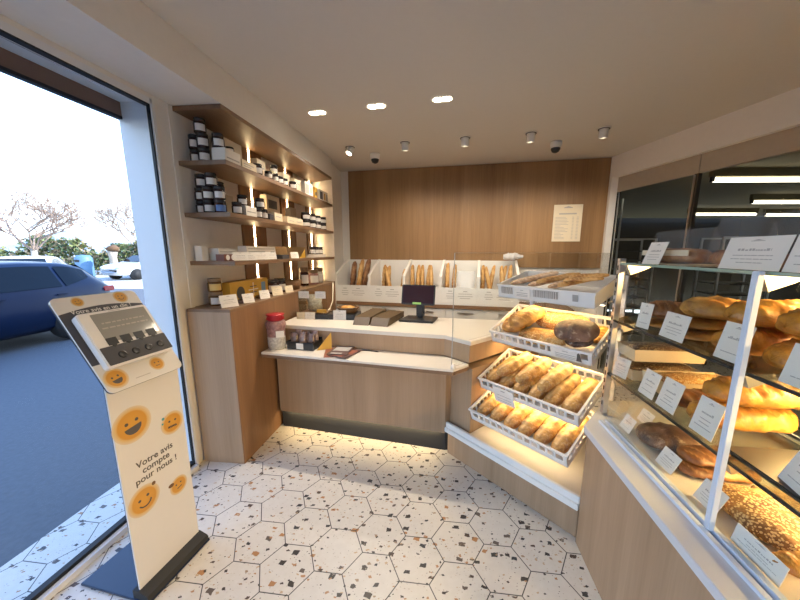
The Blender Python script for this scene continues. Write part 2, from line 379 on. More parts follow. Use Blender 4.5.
def link(name, me, parent=None, loc=(0, 0, 0), rot=(0, 0, 0)):
    o = bpy.data.objects.new(name, me); COL.objects.link(o)
    o.location = loc; o.rotation_euler = rot
    if parent is not None: o.parent = parent
    return o
def obj(name, mb, mats, parent=None, loc=(0, 0, 0), rot=(0, 0, 0), bevel=0):
    return link(name, mb.mesh(name, mats, bevel), parent, loc, rot)
def tag(o, label, cat, group=None, kind=None):
    o['label'] = label; o['category'] = cat
    if group: o['group'] = group
    if kind: o['kind'] = kind
    return o
def thing(name, label, cat, loc=(0, 0, 0), rot=(0, 0, 0), group=None):
    o = bpy.data.objects.new(name, None); COL.objects.link(o); o.empty_display_size = .05
    o.location = loc; o.rotation_euler = rot
    return tag(o, label, cat, group)
def struct(name, mb, mats, loc=(0, 0, 0), rz=0, bevel=0, label=None, parent=None):
    o = obj(name, mb, mats, parent, loc, (0, 0, rz), bevel)
    if parent is None:
        o['kind'] = 'structure'
        if label: o['label'] = label
    return o
def fl(frame, x, y, z=0): return frame.w(x, y, z)
def text(name, body, size, mat, parent, loc, rot, depth=.0004, bold=.0, align='CENTER', shear=0):
    c = bpy.data.curves.new(name, 'FONT'); c.body = body; c.size = size; c.extrude = depth; c.offset = bold
    c.align_x = align; c.align_y = 'CENTER'; c.shear = shear; c.materials.append(mat)
    c.resolution_u = 3
    f = bpy.data.objects.new(name, c); COL.objects.link(f); bpy.context.view_layer.update()
    me = bpy.data.meshes.new_from_object(f.evaluated_get(bpy.context.evaluated_depsgraph_get()))
    bpy.data.objects.remove(f); bpy.data.curves.remove(c)
    return link(name, me, parent, loc, rot)
rnd = random.Random(5)

# ================================================================== SETTING
# floor (shop, workroom and the doorstep outside the glass)
mb = MB(); mb.prism([tuple(LW.w(a, b)[:2]) for a, b in ((-4.6, .38), (6.5, .38), (6.5, -9.5), (-4.6, -9.5))], -.12, 0)
struct('floor', mb, M['floor'], label='cream terrazzo floor of large hexagon tiles with dark chips')
# ceiling
mb = MB(); mb.prism([tuple(LW.w(a, b)[:2]) for a, b in ((-4.6, .34), (6.5, .34), (6.5, -9.5), (-4.6, -9.5))], 2.605, 2.75)
struct('ceiling', mb, M['ceil'], label='plain warm white ceiling with recessed spotlights')

# wall on the window side
WX0, WX1, WTOP = -3.3, -.04, 2.335
mb = MB()
mb.box(-4.6, WX0, 0, .22, 0, 5.0); mb.box(WX0, WX1, 0, .22, WTOP+.03, 5.0); mb.box(WX1, 6.5, 0, .22, 0, 5.0)
mb.prism([(2.2, 0), (2.06, -.326), (2.09, -.262), (2.72, -.235), (2.72, 0)], 0, 2.604)
mb.box(.065, .098, -.005, 0, 0, 2.385)
struct('wall_left', mb, M['wall'], LW.w(0, 0), LW.rz, label='white wall around the shop window and the shelf niche')
mb = MB(); mb.box(WX0, WX1-.001, .20, .222, WTOP-.055, WTOP+.029); mb.box(WX0, WX1-.001, .198, .23, WTOP-.072, WTOP-.056, 1)
struct('trim_1', mb, [M['soffit_brown'], M['gasket']], LW.w(0, 0), LW.rz, label='brown board outside above the window')
mb = MB(); mb.box(WX1-.006, WX1+.0, .031, .222, 0, WTOP+.02); mb.box(WX0, WX1-.007, .031, .198, WTOP+.02, WTOP+.029)
struct('trim_2', mb, M['frame_white'], LW.w(0, 0), LW.rz, label='pale outer reveal beside the window')
# boxed-out beam over shelves
mb = MB(); mb.box(-4.5, 2.058, -.326, -.001, 2.389, 2.604)
struct('trim_3', mb, M['wall'], LW.w(0, 0), LW.rz, label='white boxed beam along the window side of the ceiling')
# window
w1 = bpy.data.objects.new('window_1', None); COL.objects.link(w1); w1.location = LW.w(0, 0); w1.rotation_euler = (0, 0, LW.rz)
w1['kind'] = 'structure'; w1['label'] = 'full height shop window with dark gasket looking onto the car park'
mb = MB(); mb.box(WX0+.01, WX1-.03, .018, .028, .045, WTOP-.02)
obj('window_pane', mb, M['glass_win'], w1)
mb = MB()
mb.box(WX0, WX1-.022, -.004, .028, WTOP-.013, WTOP-.004); mb.box(WX1-.031, WX1-.022, -.004, .012, .03, WTOP-.004); mb.box(WX0, WX1-.022, -.004, .028, .03, .05)
obj('window_gasket', mb, M['gasket'], w1)
mb = MB(); mb.box(WX1-.022, WX1-.0005, -.014, .03, .0, WTOP-.001); mb.box(WX0, WX1-.022, -.03, .03, .0005, .03); mb.box(WX0, WX1-.022, -.006, .03, WTOP-.004, WTOP+.029)
obj('window_frame', mb, M['frame_white'], w1)

# back wall: white below, oak cladding above
mb = MB(); mb.box(-.6, 3.42, .02, .2, 0, 2.604)
struct('wall_back', mb, M['wall'], BW.w(0, 0), BW.rz, label='back wall of the shop')
mb = MB(); mb.box(-.03, 3.285, 0, .019, 1.30, 2.6)
struct('trim_4', mb, M['clad'], BW.w(0, 0), BW.rz, label='golden oak cladding across the back wall')
mb = MB(); mb.box(3.287, 3.36, -.06, .019, 0, 2.37)
struct('trim_5', mb, M['wall'], BW.w(0, 0), BW.rz, label='narrow white post between the cladding and the glass wall')
# glazed wall to the workroom
mb = MB(); mb.box(.0, 5.6, -.02, .12, 2.362, 2.604)
struct('trim_6', mb, M['wall'], RW.w(0, 0), RW.rz, label='white beam above the glazed wall')
w2 = bpy.data.objects.new('window_2', None); COL.objects.link(w2); w2.location = RW.w(0, 0); w2.rotation_euler = (0, 0, RW.rz)
w2['kind'] = 'structure'; w2['label'] = 'glazed partition to the dim bakery workroom'
mb = MB(); mb.box(.02, .985, .03, .07, 2.2, 2.361); mb.box(.995, 5.6, .03, .07, 2.2, 2.361)
obj('top_rail', mb, plain('beige rail', (.40, .34, .27), .6), w2)
for a, b in ((.02, .95), (.99, 2.4), (2.4, 5.6)):
    mb = MB(); mb.box(a, b, .045, .053, .02, 2.2); obj('window_pane', mb, M['glass'], w2)
mb = MB(); mb.box(.03, .05, .03, .07, 0, 2.2); mb.box(.955, .99, .03, .07, 0, 2.2)
obj('window_frame', mb, plain('dark brown frame', (.05, .04, .03), .5), w2)
mb = MB(); mb.box(.955, .968, .022, .03, 0, 2.19); mb.box(.10, .112, .08, .1, .1, 2.12)
obj('pull_rail', mb, M['steel'], w2)
# shop wall behind the camera, workroom shell
mb = MB(); mb.box(-2.6, -1.75, -2.2, -2.05, 0, 2.604); mb.box(.75, 8.6, -2.2, -2.05, 0, 2.604); mb.box(-1.75, .75, -2.2, -2.05, 2.35, 2.604)
struct('wall_front', mb, M['wall'], label='wall around the unseen glazed entrance')
d1 = bpy.data.objects.new('door_1', None); COL.objects.link(d1); d1['kind'] = 'structure'; d1['label'] = 'unseen glazed entrance door and side light'  # out of view, added so sky light reaches the shop from behind
mb = MB(); mb.box(-1.69, -.53, -2.13, -2.12, .06, 2.29); mb.box(-.47, .69, -2.13, -2.12, .06, 2.29); obj('door_pane', mb, M['glass_win'], d1)
mb = MB()
for a, b in ((-1.749, -1.69), (-.53, -.47), (.69, .749)): mb.box(a, b, -2.16, -2.09, .001, 2.349)
for a, b in ((-1.69, -.53), (-.47, .69)): mb.box(a, b, -2.16, -2.09, .001, .06); mb.box(a, b, -2.16, -2.09, 2.29, 2.349)
obj('door_frame', mb, M['frame_white'], d1)
mb = MB(); mb.tube([(-.42, -2.08, .9), (-.42, -2.05, .92), (-.42, -2.05, 1.28), (-.42, -2.08, 1.3)], .012, 8); obj('door_handle', mb, M['steel'], d1)
mb = MB(); mb.box(8.4, 8.55, -2.0, 8.2, 0, 2.604); mb.box(2.5, 8.55, 8.2, 8.35, 0, 2.604)
mb.prism([tuple(BW.w(3.43, .02)[:2]), tuple(BW.w(3.43, .2)[:2]), (2.6, 8.2), (2.48, 8.2)], 0, 2.604)
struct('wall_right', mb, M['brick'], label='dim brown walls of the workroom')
mb = MB(); mb.prism([tuple(RW.w(.0, .13)[:2]), (2.7, 8.1), (8.3, 8.1), (8.3, -1.9), tuple(RW.w(5.5, .13)[:2])], 2.34, 2.36)
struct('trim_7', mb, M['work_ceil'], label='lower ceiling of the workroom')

# ================================================================== OUTSIDE
mb = MB(); mb.prism([tuple(LW.w(a, b)[:2]) for a, b in ((-60, .381), (90, .381), (90, 90), (-60, 90))], -.22, -.1)
mb.prism([(-1.9, -2.7), (30, -2.7), (30, -40), (-40, -40), (-40, -9)], -.22, -.101)
struct('ground', mb, M['asphalt'], label='blue grey asphalt of the car park')
mb = MB(); mb.prism([(-40, 13.3), (-8, 13.3), (-8, 30), (-60, 30)], -.099, -.09)
struct('pavement', mb, M['paving'], label='sunlit pale pavement beyond the cars')
mb = MB()
n = 40
vs = []; fs = []
for i in range(n+1):
    a = R(-75+75*i/n); h = 7+4*sin(i*.5)+3*sin(i*1.3+1)
    for r, z in ((230, -1), (260, h*.6), (300, h), (360, h*.5), (380, -1)): vs.append((r*sin(a), r*cos(a), z))
for i in range(n):
    for k in range(4): fs.append((i*5+k, (i+1)*5+k, (i+1)*5+k+1, i*5+k+1))
mb.add(vs, fs, 0, True)
struct('hills', mb, M['hill'], label='hills far behind the hedge, distance haze painted in as pale blue')

def make_car(name, label, paint, loc, az, windows=True):
    t = thing(name, label, 'car', loc, (0, 0, R(90-az)))
    # X runs rearwards, 0..4.2, centred at 2.1
    st = [(-2.10, .42, .62, .62, .60), (-2.0, .28, .76, .76, .74), (-1.5, .22, .86, .88, .80), (-.95, .20, .89, .95, .84), (-.35, .20, .90, 1.31, .66),
          (.2, .20, .90, 1.40, .62), (.9, .20, .90, 1.41, .61), (1.45, .21, .89, 1.385, .60), (1.72, .24, .88, 1.31, .59), (1.98, .30, .84, 1.04, .66), (2.07, .40, .80, .90, .72), (2.10, .5, .74, .75, .70)]
    def belt(x): return .90+.06*(x+1)/3 if x < 1.75 else .96-.25*(x-1.75)
    def sect(x):
        for a, b in zip(st, st[1:]):
            if a[0] <= x <= b[0]:
                k = (x-a[0])/(b[0]-a[0]); return [a[i]+(b[i]-a[i])*k for i in range(5)]
        return list(st[-1])
    xs = [-2.1+4.2*i/42 for i in range(43)]
    vs = []; K = 11
    for x in xs:
        _, zb, hw, zr, rw = sect(x); bl = min(belt(x), zr-.01)
        half = [(0, zb), (hw*.8, zb), (hw*.97, zb+.1), (hw, min(.58, bl-.02)), (hw*.985, bl), (rw*.5+hw*.47, bl+(zr-bl)*.5), (rw, zr-.04*(zr > 1.1)), (rw*.8, zr-.005), (0, zr+.015)]
        ring = [(-y, z) for y, z in half]+[(y, z) for y, z in half[-2:0:-1]]
        K = len(ring)
        for y, z in ring: vs.append((x, y, z))
    fs = []
    for i in range(len(xs)-1):
        for k in range(K): fs.append((i*K+k, i*K+(k+1) % K, (i+1)*K+(k+1) % K, (i+1)*K+k))
    fs.append(tuple(range(K))); fs.append(tuple(range((len(xs)-1)*K+K-1, (len(xs)-1)*K-1, -1)))
    mb = MB(); mb.add(vs, [f[::-1] for f in fs], 0, True); obj('body', mb, paint, t)
    for sgn in (-1, 1):
        for (x0, x1) in ((-.55, .28), (.34, 1.18), (1.24, 1.70)):
            mb = MB(); vv = []; ff = []; m = 8
            for i in range(m+1):
                x = x0+(x1-x0)*i/m; _, zb, hw, zr, rw = sect(x); bl = belt(x)
                top = zr-.075
                lo = bl+.03+(.10*max(0, (x-1.24))/.42 if x0 > 1.2 else 0)
                for z in (lo, max(lo+.005, bl+(zr-bl)*.5), max(top, lo+.01)):
                    zm = bl+(zr-bl)*.5; ym = rw*.5+hw*.47
                    y = hw*.985+(ym-hw*.985)*(z-bl)/(zm-bl) if z < zm else ym+(rw-ym)*(z-zm)/(zr-.04-zm)
                    vv.append((x, sgn*(y+.016), z))
            for i in range(m):
                for k in range(2): ff.append((i*3+k, (i+1)*3+k, (i+1)*3+k+1, i*3+k+1))
            mb.add(vv, ff if sgn < 0 else [f[::-1] for f in ff], 0, True); obj('side_window', mb, M['car_glass'], t)
    mb = MB(); mb.add([(1.72, -.50, 1.335), (1.72, .50, 1.335), (2.0, .58, 1.045), (2.0, -.58, 1.045)], [(0, 3, 2, 1)]); obj('rear_window', mb, M['car_glass'], t)
    mb = MB(); mb.add([(-.40, -.56, 1.34), (-.40, .56, 1.34), (-.98, .72, 1.0), (-.98, -.72, 1.0)], [(0, 1, 2, 3)]); obj('windscreen', mb, M['car_glass'], t)
    for sgn in (-1, 1):
        mb = MB(); mb.box(1.86, 2.085, sgn*.62, sgn*.865, .80, .90); obj('tail_lamp', mb, M['red_lamp'], t, bevel=.02)
        mb = MB(); mb.box(-2.05, -1.82, sgn*.45, sgn*.74, .62, .74); obj('head_lamp', mb, M['alu'], t, bevel=.02)
        mb = MB(); mb.box(-.62, -.48, sgn*.90, sgn*1.06, .94, 1.06); obj('wing_mirror', mb, paint, t, bevel=.03)
        for xd in (.22, 1.05):
            mb = MB(); mb.box(xd, xd+.16, sgn*.905, sgn*.93, .83, .855); obj('door_handle', mb, paint, t, bevel=.006)
        for xw in (-1.3, 1.28):
            mb = MB(); mb.T = Matrix.Translation((xw, sgn*.80, .31)) @ Matrix.Rotation(pi/2, 4, 'X')
            mb.lathe([(.02, -.10), (.2, -.115), (.2, -.10), (.31, -.1), (.315, -.06), (.315, .06), (.31, .1), (.2, .1), (.2, .115), (.02, .10)], 28)
            w = obj('wheel', mb, M['tyre'], t)
            mb = MB(); mb.T = Matrix.Translation((xw, sgn*.915, .31)) @ Matrix.Rotation(pi/2, 4, 'X'); mb.lathe([(0, -.01), (.2, -.01), (.2, .012), (0, .012)], 20); obj('hubcap', mb, M['matt_black'], w)
    return t
dd = D(6.35); nn_ = D(276.35)
make_car('hatchback_car', 'dark blue hatchback parked close outside the window', M['car_blue'], (-6.05-1.8*dd[0]+.9*nn_[0], 6.2-1.8*dd[1]+.9*nn_[1], -.1), 6.35)
make_car('parked_car', 'pale car half hidden behind the dark blue hatchback', M['car_white'], (-12.6, 10.4, -.1), -40)
make_car('distant_car', 'small white car at the far side of the car park', M['car_white'], (-15.5, 19.0, -.1), 15)

def branch_tree(name, label, loc, h, seed, spread=1.0):
    r = random.Random(seed); t = thing(name, label, 'tree', loc)
    tr = MB(); tr.tube([(0, 0, 0), (.04, .02, h*.16), (0, .05, h*.3)], [.17, .14, .11], 8); obj('trunk', tr, M['bark'], t)
    br = MB()
    def grow(p, d, L, rad, k):
        q = p+d*L*.5+Vector((r.uniform(-.08, .08), r.uniform(-.08, .08), r.uniform(-.03, .08)))*L
        e = p+d*L
        br.tube([p, q, e], [rad, rad*.8, rad*.55], 3, caps=False)
        if k == 0: return
        for i in range(r.choice((2, 3, 3)) if k < 5 else 4):
            ax = Vector((r.uniform(-1, 1), r.uniform(-1, 1), r.uniform(-.15, .5))).normalized()
            nd = (d*.75+ax*.75*spread).normalized(); nd.z = max(nd.z, -.05)
            grow(p+d*L*r.uniform(.55, 1), nd.normalized(), L*r.uniform(.6, .8), rad*.70, k-1)
    for i in range(6):
        a = i*2*pi/6+r.uniform(-.3, .3)
        grow(Vector((0, .05, h*.27)), Vector((cos(a)*.7*spread, sin(a)*.7*spread, .85)).normalized(), h*.25, .05, 5)
    obj('branches', br, M['twig'], t)
branch_tree('bare_tree', 'bare winter tree with pale trunk behind the blue car', (-18.3, 15.6, -.1), 5.6, 3, 1.0)
branch_tree('bare_tree', 'bare winter tree standing nearer the white outer wall', (-22.6, 26.5, -.1), 7.0, 8, .9)
branch_tree('bare_tree', 'bare tree at the window edge above the pale parked car', (-31.0, 20.5, -.1), 7.4, 12, 1.0)
def leaf_mass(name, label, cat, mats, boxf, n, size, seed, loc=(0, 0, 0), kind=None):
    r = random.Random(seed); mb = MB(); vs = []; fs = []
    for i in range(n):
        x, y, z = boxf(r)
        a = Vector((r.uniform(-1, 1), r.uniform(-1, 1), r.uniform(-1, 1))).normalized()*size*r.uniform(.6, 1.3)
        b = Vector((r.uniform(-1, 1), r.uniform(-1, 1), r.uniform(-1, 1))).normalized()*size*r.uniform(.4, .8)
        p = Vector((x, y, z)); k = len(vs)
        vs += [tuple(p-a), tuple(p+b), tuple(p+a), tuple(p-b)]; fs.append((k, k+1, k+2, k+3))
        mb.f.append((k, k+1, k+2, k+3)); mb.mi.append(r.choice(range(len(mats)))); mb.sm.append(False)
    mb.v = vs
    o = obj(name, mb, mats, None, loc); return tag(o, label, cat, kind=kind)
def hedge_pt(r):
    x = r.uniform(-30, -14.5); h = 2.0+.5*sin(x*1.3)+.3*sin(x*3.1)
    return (x, 23.2+.3*(x+15)+r.uniform(-.5, .5), r.uniform(0, 1)**.6*h-.1)
leaf_mass('hedge', 'long ragged hedge of green and brown leaves behind the car park', 'hedge', [M['leafg'], M['leafd'], M['leafr']], hedge_pt, 9000, .16, 4)
def ever_pt(r):
    z = r.uniform(0, 1); rad = (1.5*(1-z)+.25)*math.sqrt(r.random()); a = r.uniform(0, 2*pi)
    return (rad*cos(a), rad*sin(a), .4+4.0*z)
leaf_mass('evergreen_tree', 'dark green conifer beside the window reveal', 'tree', [M['leafd'], M['leafg']], ever_pt, 2200, .13, 6, (-19.6, 25.0, -.1))
t = thing('bottle_bank', 'blue recycling bank in front of the hedge', 'recycling bin', (-19.05, 18.7, -.1))
mb = MB(); mb.lathe([(0, 0), (.36, 0), (.40, .15), (.40, 1.15), (.30, 1.32), (0, 1.36)], 20); obj('body', mb, M['bin_blue'], t)
mb = MB(); mb.box(-.12, .12, -.42, -.36, .95, 1.08); obj('slot', mb, M['black'], t)
t = thing('tree_stump', 'pale pollarded trunk with a dark top beside the hedge', 'tree stump', (-17.3, 18.7, -.1))
mb = MB(); mb.tube([(0, 0, 0), (.03, 0, .6), (-.02, .02, 1.2), (.02, 0, 1.6)], [.27, .2, .18, .24], 12); obj('trunk', mb, M['bark'], t)
mb = MB(); mb.tube([(.02, 0, 1.6), (.05, 0, 1.75), (.0, 0, 1.85)], [.27, .33, .2], 12); obj('stump_top', mb, M['wicker'], t)

# ================================================================== CEILING LIGHTS
def aim_rot(d): return Vector(d).to_track_quat('-Z', 'Y').to_euler()
def spot_lamp(name, loc, direction, power, size, col=(1, .86, .68), blend=1.0, rad=.04):
    l = bpy.data.lights.new(name, 'SPOT'); l.energy = power; l.color = col; l.spot_size = R(size); l.spot_blend = blend; l.shadow_soft_size = rad
    o = bpy.data.objects.new(name, l); COL.objects.link(o); o.location = loc; o.rotation_euler = aim_rot(direction); return o
def area_lamp(name, loc, direction, power, sx, sy, col=(1, .74, .42), rz=None):
    l = bpy.data.lights.new(name, 'AREA'); l.energy = power; l.color = col; l.shape = 'RECTANGLE'; l.size = sx; l.size_y = sy
    o = bpy.data.objects.new(name, l); COL.objects.link(o); o.location = loc; o.rotation_euler = rz if rz else aim_rot(direction); return o
PD = 58; PS = 42
for (x, y), lab in zip(((-.736, 2.78), (-.247, 2.659), (.249, 2.542)), ('nearest the shelves', 'in the middle of the row of three', 'farthest from the shelves')):
    t = thing('recessed_downlight', 'glowing recessed twin ceiling downlight %s' % lab, 'ceiling light', (x, y, 2.604), (0, 0, R(-14)), 'recessed twin downlights')
    mb = MB(); n = 24; vs = []; fs = []
    def stad(r, z): return [((.035 if cos(2*pi*i/n) > 0 else -.035)+r*cos(2*pi*i/n), r*sin(2*pi*i/n), z) for i in range(n)]
    for r, z in ((.050, 0), (.050, -.004), (.040, -.005), (.040, -.001)): vs += stad(r, z)
    for j in range(3):
        for i in range(n): fs.append((j*n+i, j*n+(i+1) % n, (j+1)*n+(i+1) % n, (j+1)*n+i))
    mb.add(vs, fs); obj('trim_ring', mb, M['white'], t)
    for s in (-.033, .033):
        mb = MB(); mb.lathe([(0, -.0035), (.036, -.0035), (.036, -.0005)], 18, (s, 0)); obj('lamp', mb, M['lamp'], t)
    spot_lamp('downlight_beam', (x, y, 2.585), (0, 0, -1), PD, 125)
SPOTS = [(-.623, 3.621, (-.35, -.5, -1), 'beside the shelves, its lamp lit and visible'), (-.033, 3.47, (.05, .55, -1), 'second from the shelves, above the till'),
         (.557, 3.333, (.1, .55, -1), 'third from the shelves'), (1.156, 3.207, (.12, .55, -1), 'fourth from the shelves beside a dome camera'), (1.772, 3.091, (.15, .5, -1), 'nearest the glazed wall')]
for k, (x, y, d, lab) in enumerate(SPOTS):
    t = thing('ceiling_spotlight', 'white cylindrical ceiling spotlight, %s' % lab, 'spotlight', (x, y, 2.604), (0, 0, 0), 'row of cylindrical ceiling spotlights')
    mb = MB(); mb.lathe([(0, -.006), (.052, -.006), (.056, -.001)], 24); obj('mounting_plate', mb, M['white'], t)
    mb = MB(); mb.lathe([(.040, -.007), (.050, -.007), (.050, -.009), (.040, -.009)], 20); obj('recess_ring', mb, M['black'], t)
    mb = MB(); mb.lathe([(0, .035), (.034, .035), (.037, .028), (.037, -.045), (.033, -.047), (.030, -.038), (.030, -.014), (0, -.014)], 22)
    q = aim_rot(d) if k == 0 else aim_rot((d[0]*.2, d[1]*.2, d[2]))
    h = obj('lamp_head', mb, M['white'], t, (0, 0, -.036), q)
    mb = MB(); zl = -.041 if k == 0 else -.017
    mb.lathe([(0, zl), (.027, zl), (.027, zl+.0025)], 16); obj('lamp', mb, M['lamp'], h)
    dv = Vector(d).normalized(); spot_lamp('spot_beam', Vector((x, y, 2.54))+dv*.09, d, PS, 115, rad=.03)
for x, y, lab in ((-.382, 3.869, 'near the shelves'), (1.506, 3.455, 'between the spotlights on the right')):
    t = thing('ceiling_camera', 'small white ceiling camera with black dome, %s' % lab, 'security camera', (x, y, 2.604), group='ceiling dome cameras')
    mb = MB(); mb.lathe([(0, 0), (.055, 0), (.058, -.02), (.052, -.055), (.045, -.06)], 22); obj('housing', mb, M['white'], t)
    mb = MB(); mb.lathe([(.046, -.058), (.044, -.075), (.032, -.095), (.014, -.104), (0, -.105)], 20); obj('dome', mb, M['black'], t)

# ================================================================== POSTER
t = thing('price_poster', 'cream price list poster on the oak cladding', 'poster', BW.w(2.86, -.001, 1.855), (0, 0, BW.rz))
mb = MB(); mb.box(-.165, .165, -.0025, -.0005, -.223, .223)
for w, z in ((.05, .185),): mb.box(-w, w, -.0032, -.0025, z-.004, z+.004, 1); mb.prism_y([(-.05, z+.004), (0, z+.02), (.05, z+.004)], -.0032, -.0025, 1)
mb.box(-.10, .10, -.0032, -.0025, .105, .122, 1)
for i in range(16):
    z = .07-.0175*i
    mb.box(-.14, -.14+rnd.uniform(.06, .16), -.0031, -.0025, z, z+.005, 2); mb.box(.055, .075, -.0031, -.0025, z, z+.005, 2); mb.box(.105, .13, -.0031, -.0025, z, z+.005, 2)
obj('poster_sheet', mb, [M['paper_cream'], M['ink_soft'], M['ink_soft']], t)

# ================================================================== cards
_card = {}
def card_mesh(w, h, seed, mat='paper', title=True):
    k = (w, h, seed, mat)
    if k in _card: return _card[k]
    r = random.Random(seed); mb = MB(); mb.box(-w/2, w/2, -.0008, .0008, 0, h)
    y0, y1 = -.0012, -.0008
    mb.box(-w*.11, w*.11, y0, y1, h*.86, h*.875, 2); mb.prism_y([(-w*.08, h*.885), (0, h*.92), (w*.08, h*.885)], y0, y1, 2)
    if title:
        a = r.uniform(.22, .30)*w; x = -a
        while x < a:
            l = w*r.uniform(.03, .07); mb.box(x, min(x+l*.7, a), y0, y1, h*.57, h*(.61 if r.random() < .7 else .64), 2); x += l
    for z in (.42, .31, .2):
        if r.random() < .8:
            a = r.uniform(.2, .4)*w; x = -a
            while x < a:
                l = w*r.uniform(.04, .12); mb.box(x, min(x+l*.85, a), y0, y1, h*z, h*(z+.022), 2); x += l
    _card[k] = mb.mesh('price_card', [M[mat], M['ink'], M['ink_soft']]); return _card[k]
def card(frame, x, y, z, w, h, label, group, tilt=15, yaw=0, mat='paper', seed=None, cat='price card'):
    o = link('price_card', card_mesh(w, h, seed if seed is not None else rnd.randint(0, 7), mat), None, frame.w(x, y, z), Euler((-R(tilt), 0, frame.rz+R(yaw)), 'XYZ'))
    return tag(o, label, cat, group)

# ================================================================== LEFT SHELVES
T2, T3, T4, TC = 2.068, 1.748, 1.433, 1.122
LED_U = (.85, 1.49, 2.09)
BOARDS = ((.69, 1.04), (1.36, 1.66), (1.98, 2.15))
ends = {2.388: 'topmost, under the ceiling beam', T2: 'second from the top, holding dark jars', T3: 'third from the top, holding stacked jars', T4: 'lowest, above the cabinet'}
for z, lab in ends.items():
    th = .028
    mb = MB(); mb.prism([(.10, -.001), (.10, -.327), (2.05, -.327), (2.18, -.001)], z-th, z-.0005)
    o = obj('wall_shelf', mb, M['oak_flat'], None, LW.w(0, 0), (0, 0, LW.rz), bevel=.001)
    tag(o, 'long oak wall shelf, %s' % lab, 'shelf', 'oak wall shelves')
gaps = [(T2+.001, 2.388-.0295), (T3+.001, T2-.0295), (T4+.001, T3-.0295), (TC+.002, T4-.0295)]
gl = ('top', 'second', 'third', 'lowest')
for gi, (z0, z1) in enumerate(gaps):
    for bi, (a, b) in enumerate(BOARDS):
        pos = ('nearest the window', 'in the middle', 'at the far end')[bi]
        t = thing('backing_panel', 'upright brown oak panel with a glowing strip, %s shelf bay, %s' % (gl[gi], pos), 'panel', LW.w(0, 0), (0, 0, LW.rz), 'lit oak backing panels behind the shelves')
        mb = MB(); c = LED_U[bi]
        mb.box(a, c-.012, -.02, -.001, z0, z1); mb.box(c+.012, b, -.02, -.001, z0, z1); mb.box(c-.012, c+.012, -.006, -.001, z0, z1)
        obj('board', mb, M['oak_dark'], t)
        mb = MB(); mb.box(c-.007, c+.007, -.021, -.007, z0+.002, z1-.002); obj('light_strip', mb, M['led'], t)
# cabinet
t = thing('display_cabinet', 'tall oak cabinet below the wall shelves', 'cabinet', LW.w(0, 0), (0, 0, LW.rz))
mb = MB(); mb.prism([(.1, -.002), (.1, -.019), (.006, -.019), (.012, -.318), (2.045, -.318), (2.17, -.002)], .001, TC-.02); obj('body', mb, [M['oak']], t)
mb = MB(); mb.prism([(.014, -.3182), (.014, -.3225), (2.045, -.3225), (2.045, -.3182)], .001, TC-.02); obj('front_panel', mb, M['oak_dark'], t)
mb = MB(); mb.prism([(.1, -.002), (.1, -.019), (.004, -.019), (.010, -.324), (2.045, -.324), (2.17, -.002)], TC-.0195, TC); obj('cabinet_top', mb, M['oak_flat'], t, bevel=.001)

# --- goods on the shelves
_jm = {}
def jar(u, w, z, r, h, where, group, body='jam', lid='lid_black', lab='label_w', wide=1.75, cat='jar', rot=-48):
    k = (r, h, body, lid, lab)
    if k not in _jm:
        b = MB(); b.lathe([(0, 0), (r*.9, 0), (r, h*.06), (r, h*.66), (r*.86, h*.74), (r*.82, h*.78)], 20)
        l = MB(); l.lathe([(r*.80, h*.76), (r*.93, h*.76), (r*.93, h*.97), (r*.88, h), (0, h)], 20)
        s = MB(); s.lathe([(r*1.012, h*.13), (r*1.012, h*.60)], 14, a0=-wide/2-pi/2, a1=wide/2-pi/2)
        _jm[k] = (b.mesh('body', M[body]), l.mesh('lid', M[lid]), s.mesh('label', M[lab]))
    t = thing('preserve_jar', where, cat, LW.w(u, -w, z), (0, 0, LW.rz+R(rot)), group)
    for nme, me in zip(('jar_body', 'lid', 'jar_label'), _jm[k]): link(nme, me, t)
    return t
def carton(u, w, z, lu, lw, h, label, mat='paper', prints=(), cat='box', name='carton', rot=0, group='boxes on the wall shelves'):
    """prints: (x0,x1,z0,z1,mat) on the front"""
    t = MB(); t.box(-lu/2, lu/2, -lw/2, lw/2, 0, h); ms = [M[mat]]
    for p in prints:
        if M[p[4]] not in ms: ms.append(M[p[4]])
        k = ms.index(M[p[4]])
        if len(p) > 5: t.disc((p[0]+p[1])/2*lu, (p[2]+p[3])/2*h, (p[1]-p[0])/2*lu, -lw/2-.0006, 18, k)
        else: t.box(p[0]*lu, p[1]*lu, -lw/2-.0006, -lw/2, p[2]*h, p[3]*h, k)
    o = obj(name, t, ms, None, LW.w(u, -w, z+.0005), (0, 0, LW.rz+R(rot)))
    return tag(o, label, cat, group)
G2, G3, G4, GC = 'dark jars on the second shelf', 'dark jars on the third shelf', 'jars on the lowest shelf', 'jars on the oak cabinet'
e = .0008
# second shelf
jr, jh = .036, .088
jar(.19, .058, T2+e, jr, jh, 'dark jar at the bottom of the pile by the wall, second shelf', G2)
jar(.165, .136, T2+e, jr, jh, 'dark jar in the bottom row beside the white box, second shelf', G2)
jar(.19, .056, T2+jh+2*e, jr, jh, 'dark jar on the second layer against the wall, second shelf', G2)
jar(.165, .134, T2+jh+2*e, jr, jh, 'dark jar in the middle of the pile, second shelf', G2)
jar(.17, .120, T2+2*jh+3*e, jr, jh, 'topmost dark jar of the pile under the highest shelf', G2)
carton(.225, .25, T2, .16, .09, .085, 'white box under a dark jar at the window end, second shelf', 'paper', [(-.4, .4, .3, .4, 'ink_soft')])
jar(.175, .235, T2+.0865, jr, jh, 'dark jar standing on the white box, second shelf', G2)
jar(.265, .245, T2+.0865, .03, .035, 'small flat black tin on the white box, second shelf', G2, body='lid_black', cat='tin')
carton(.42, .11, T2, .2, .12, .21, 'large beige carton standing at the back near the window end, second shelf', 'beige')
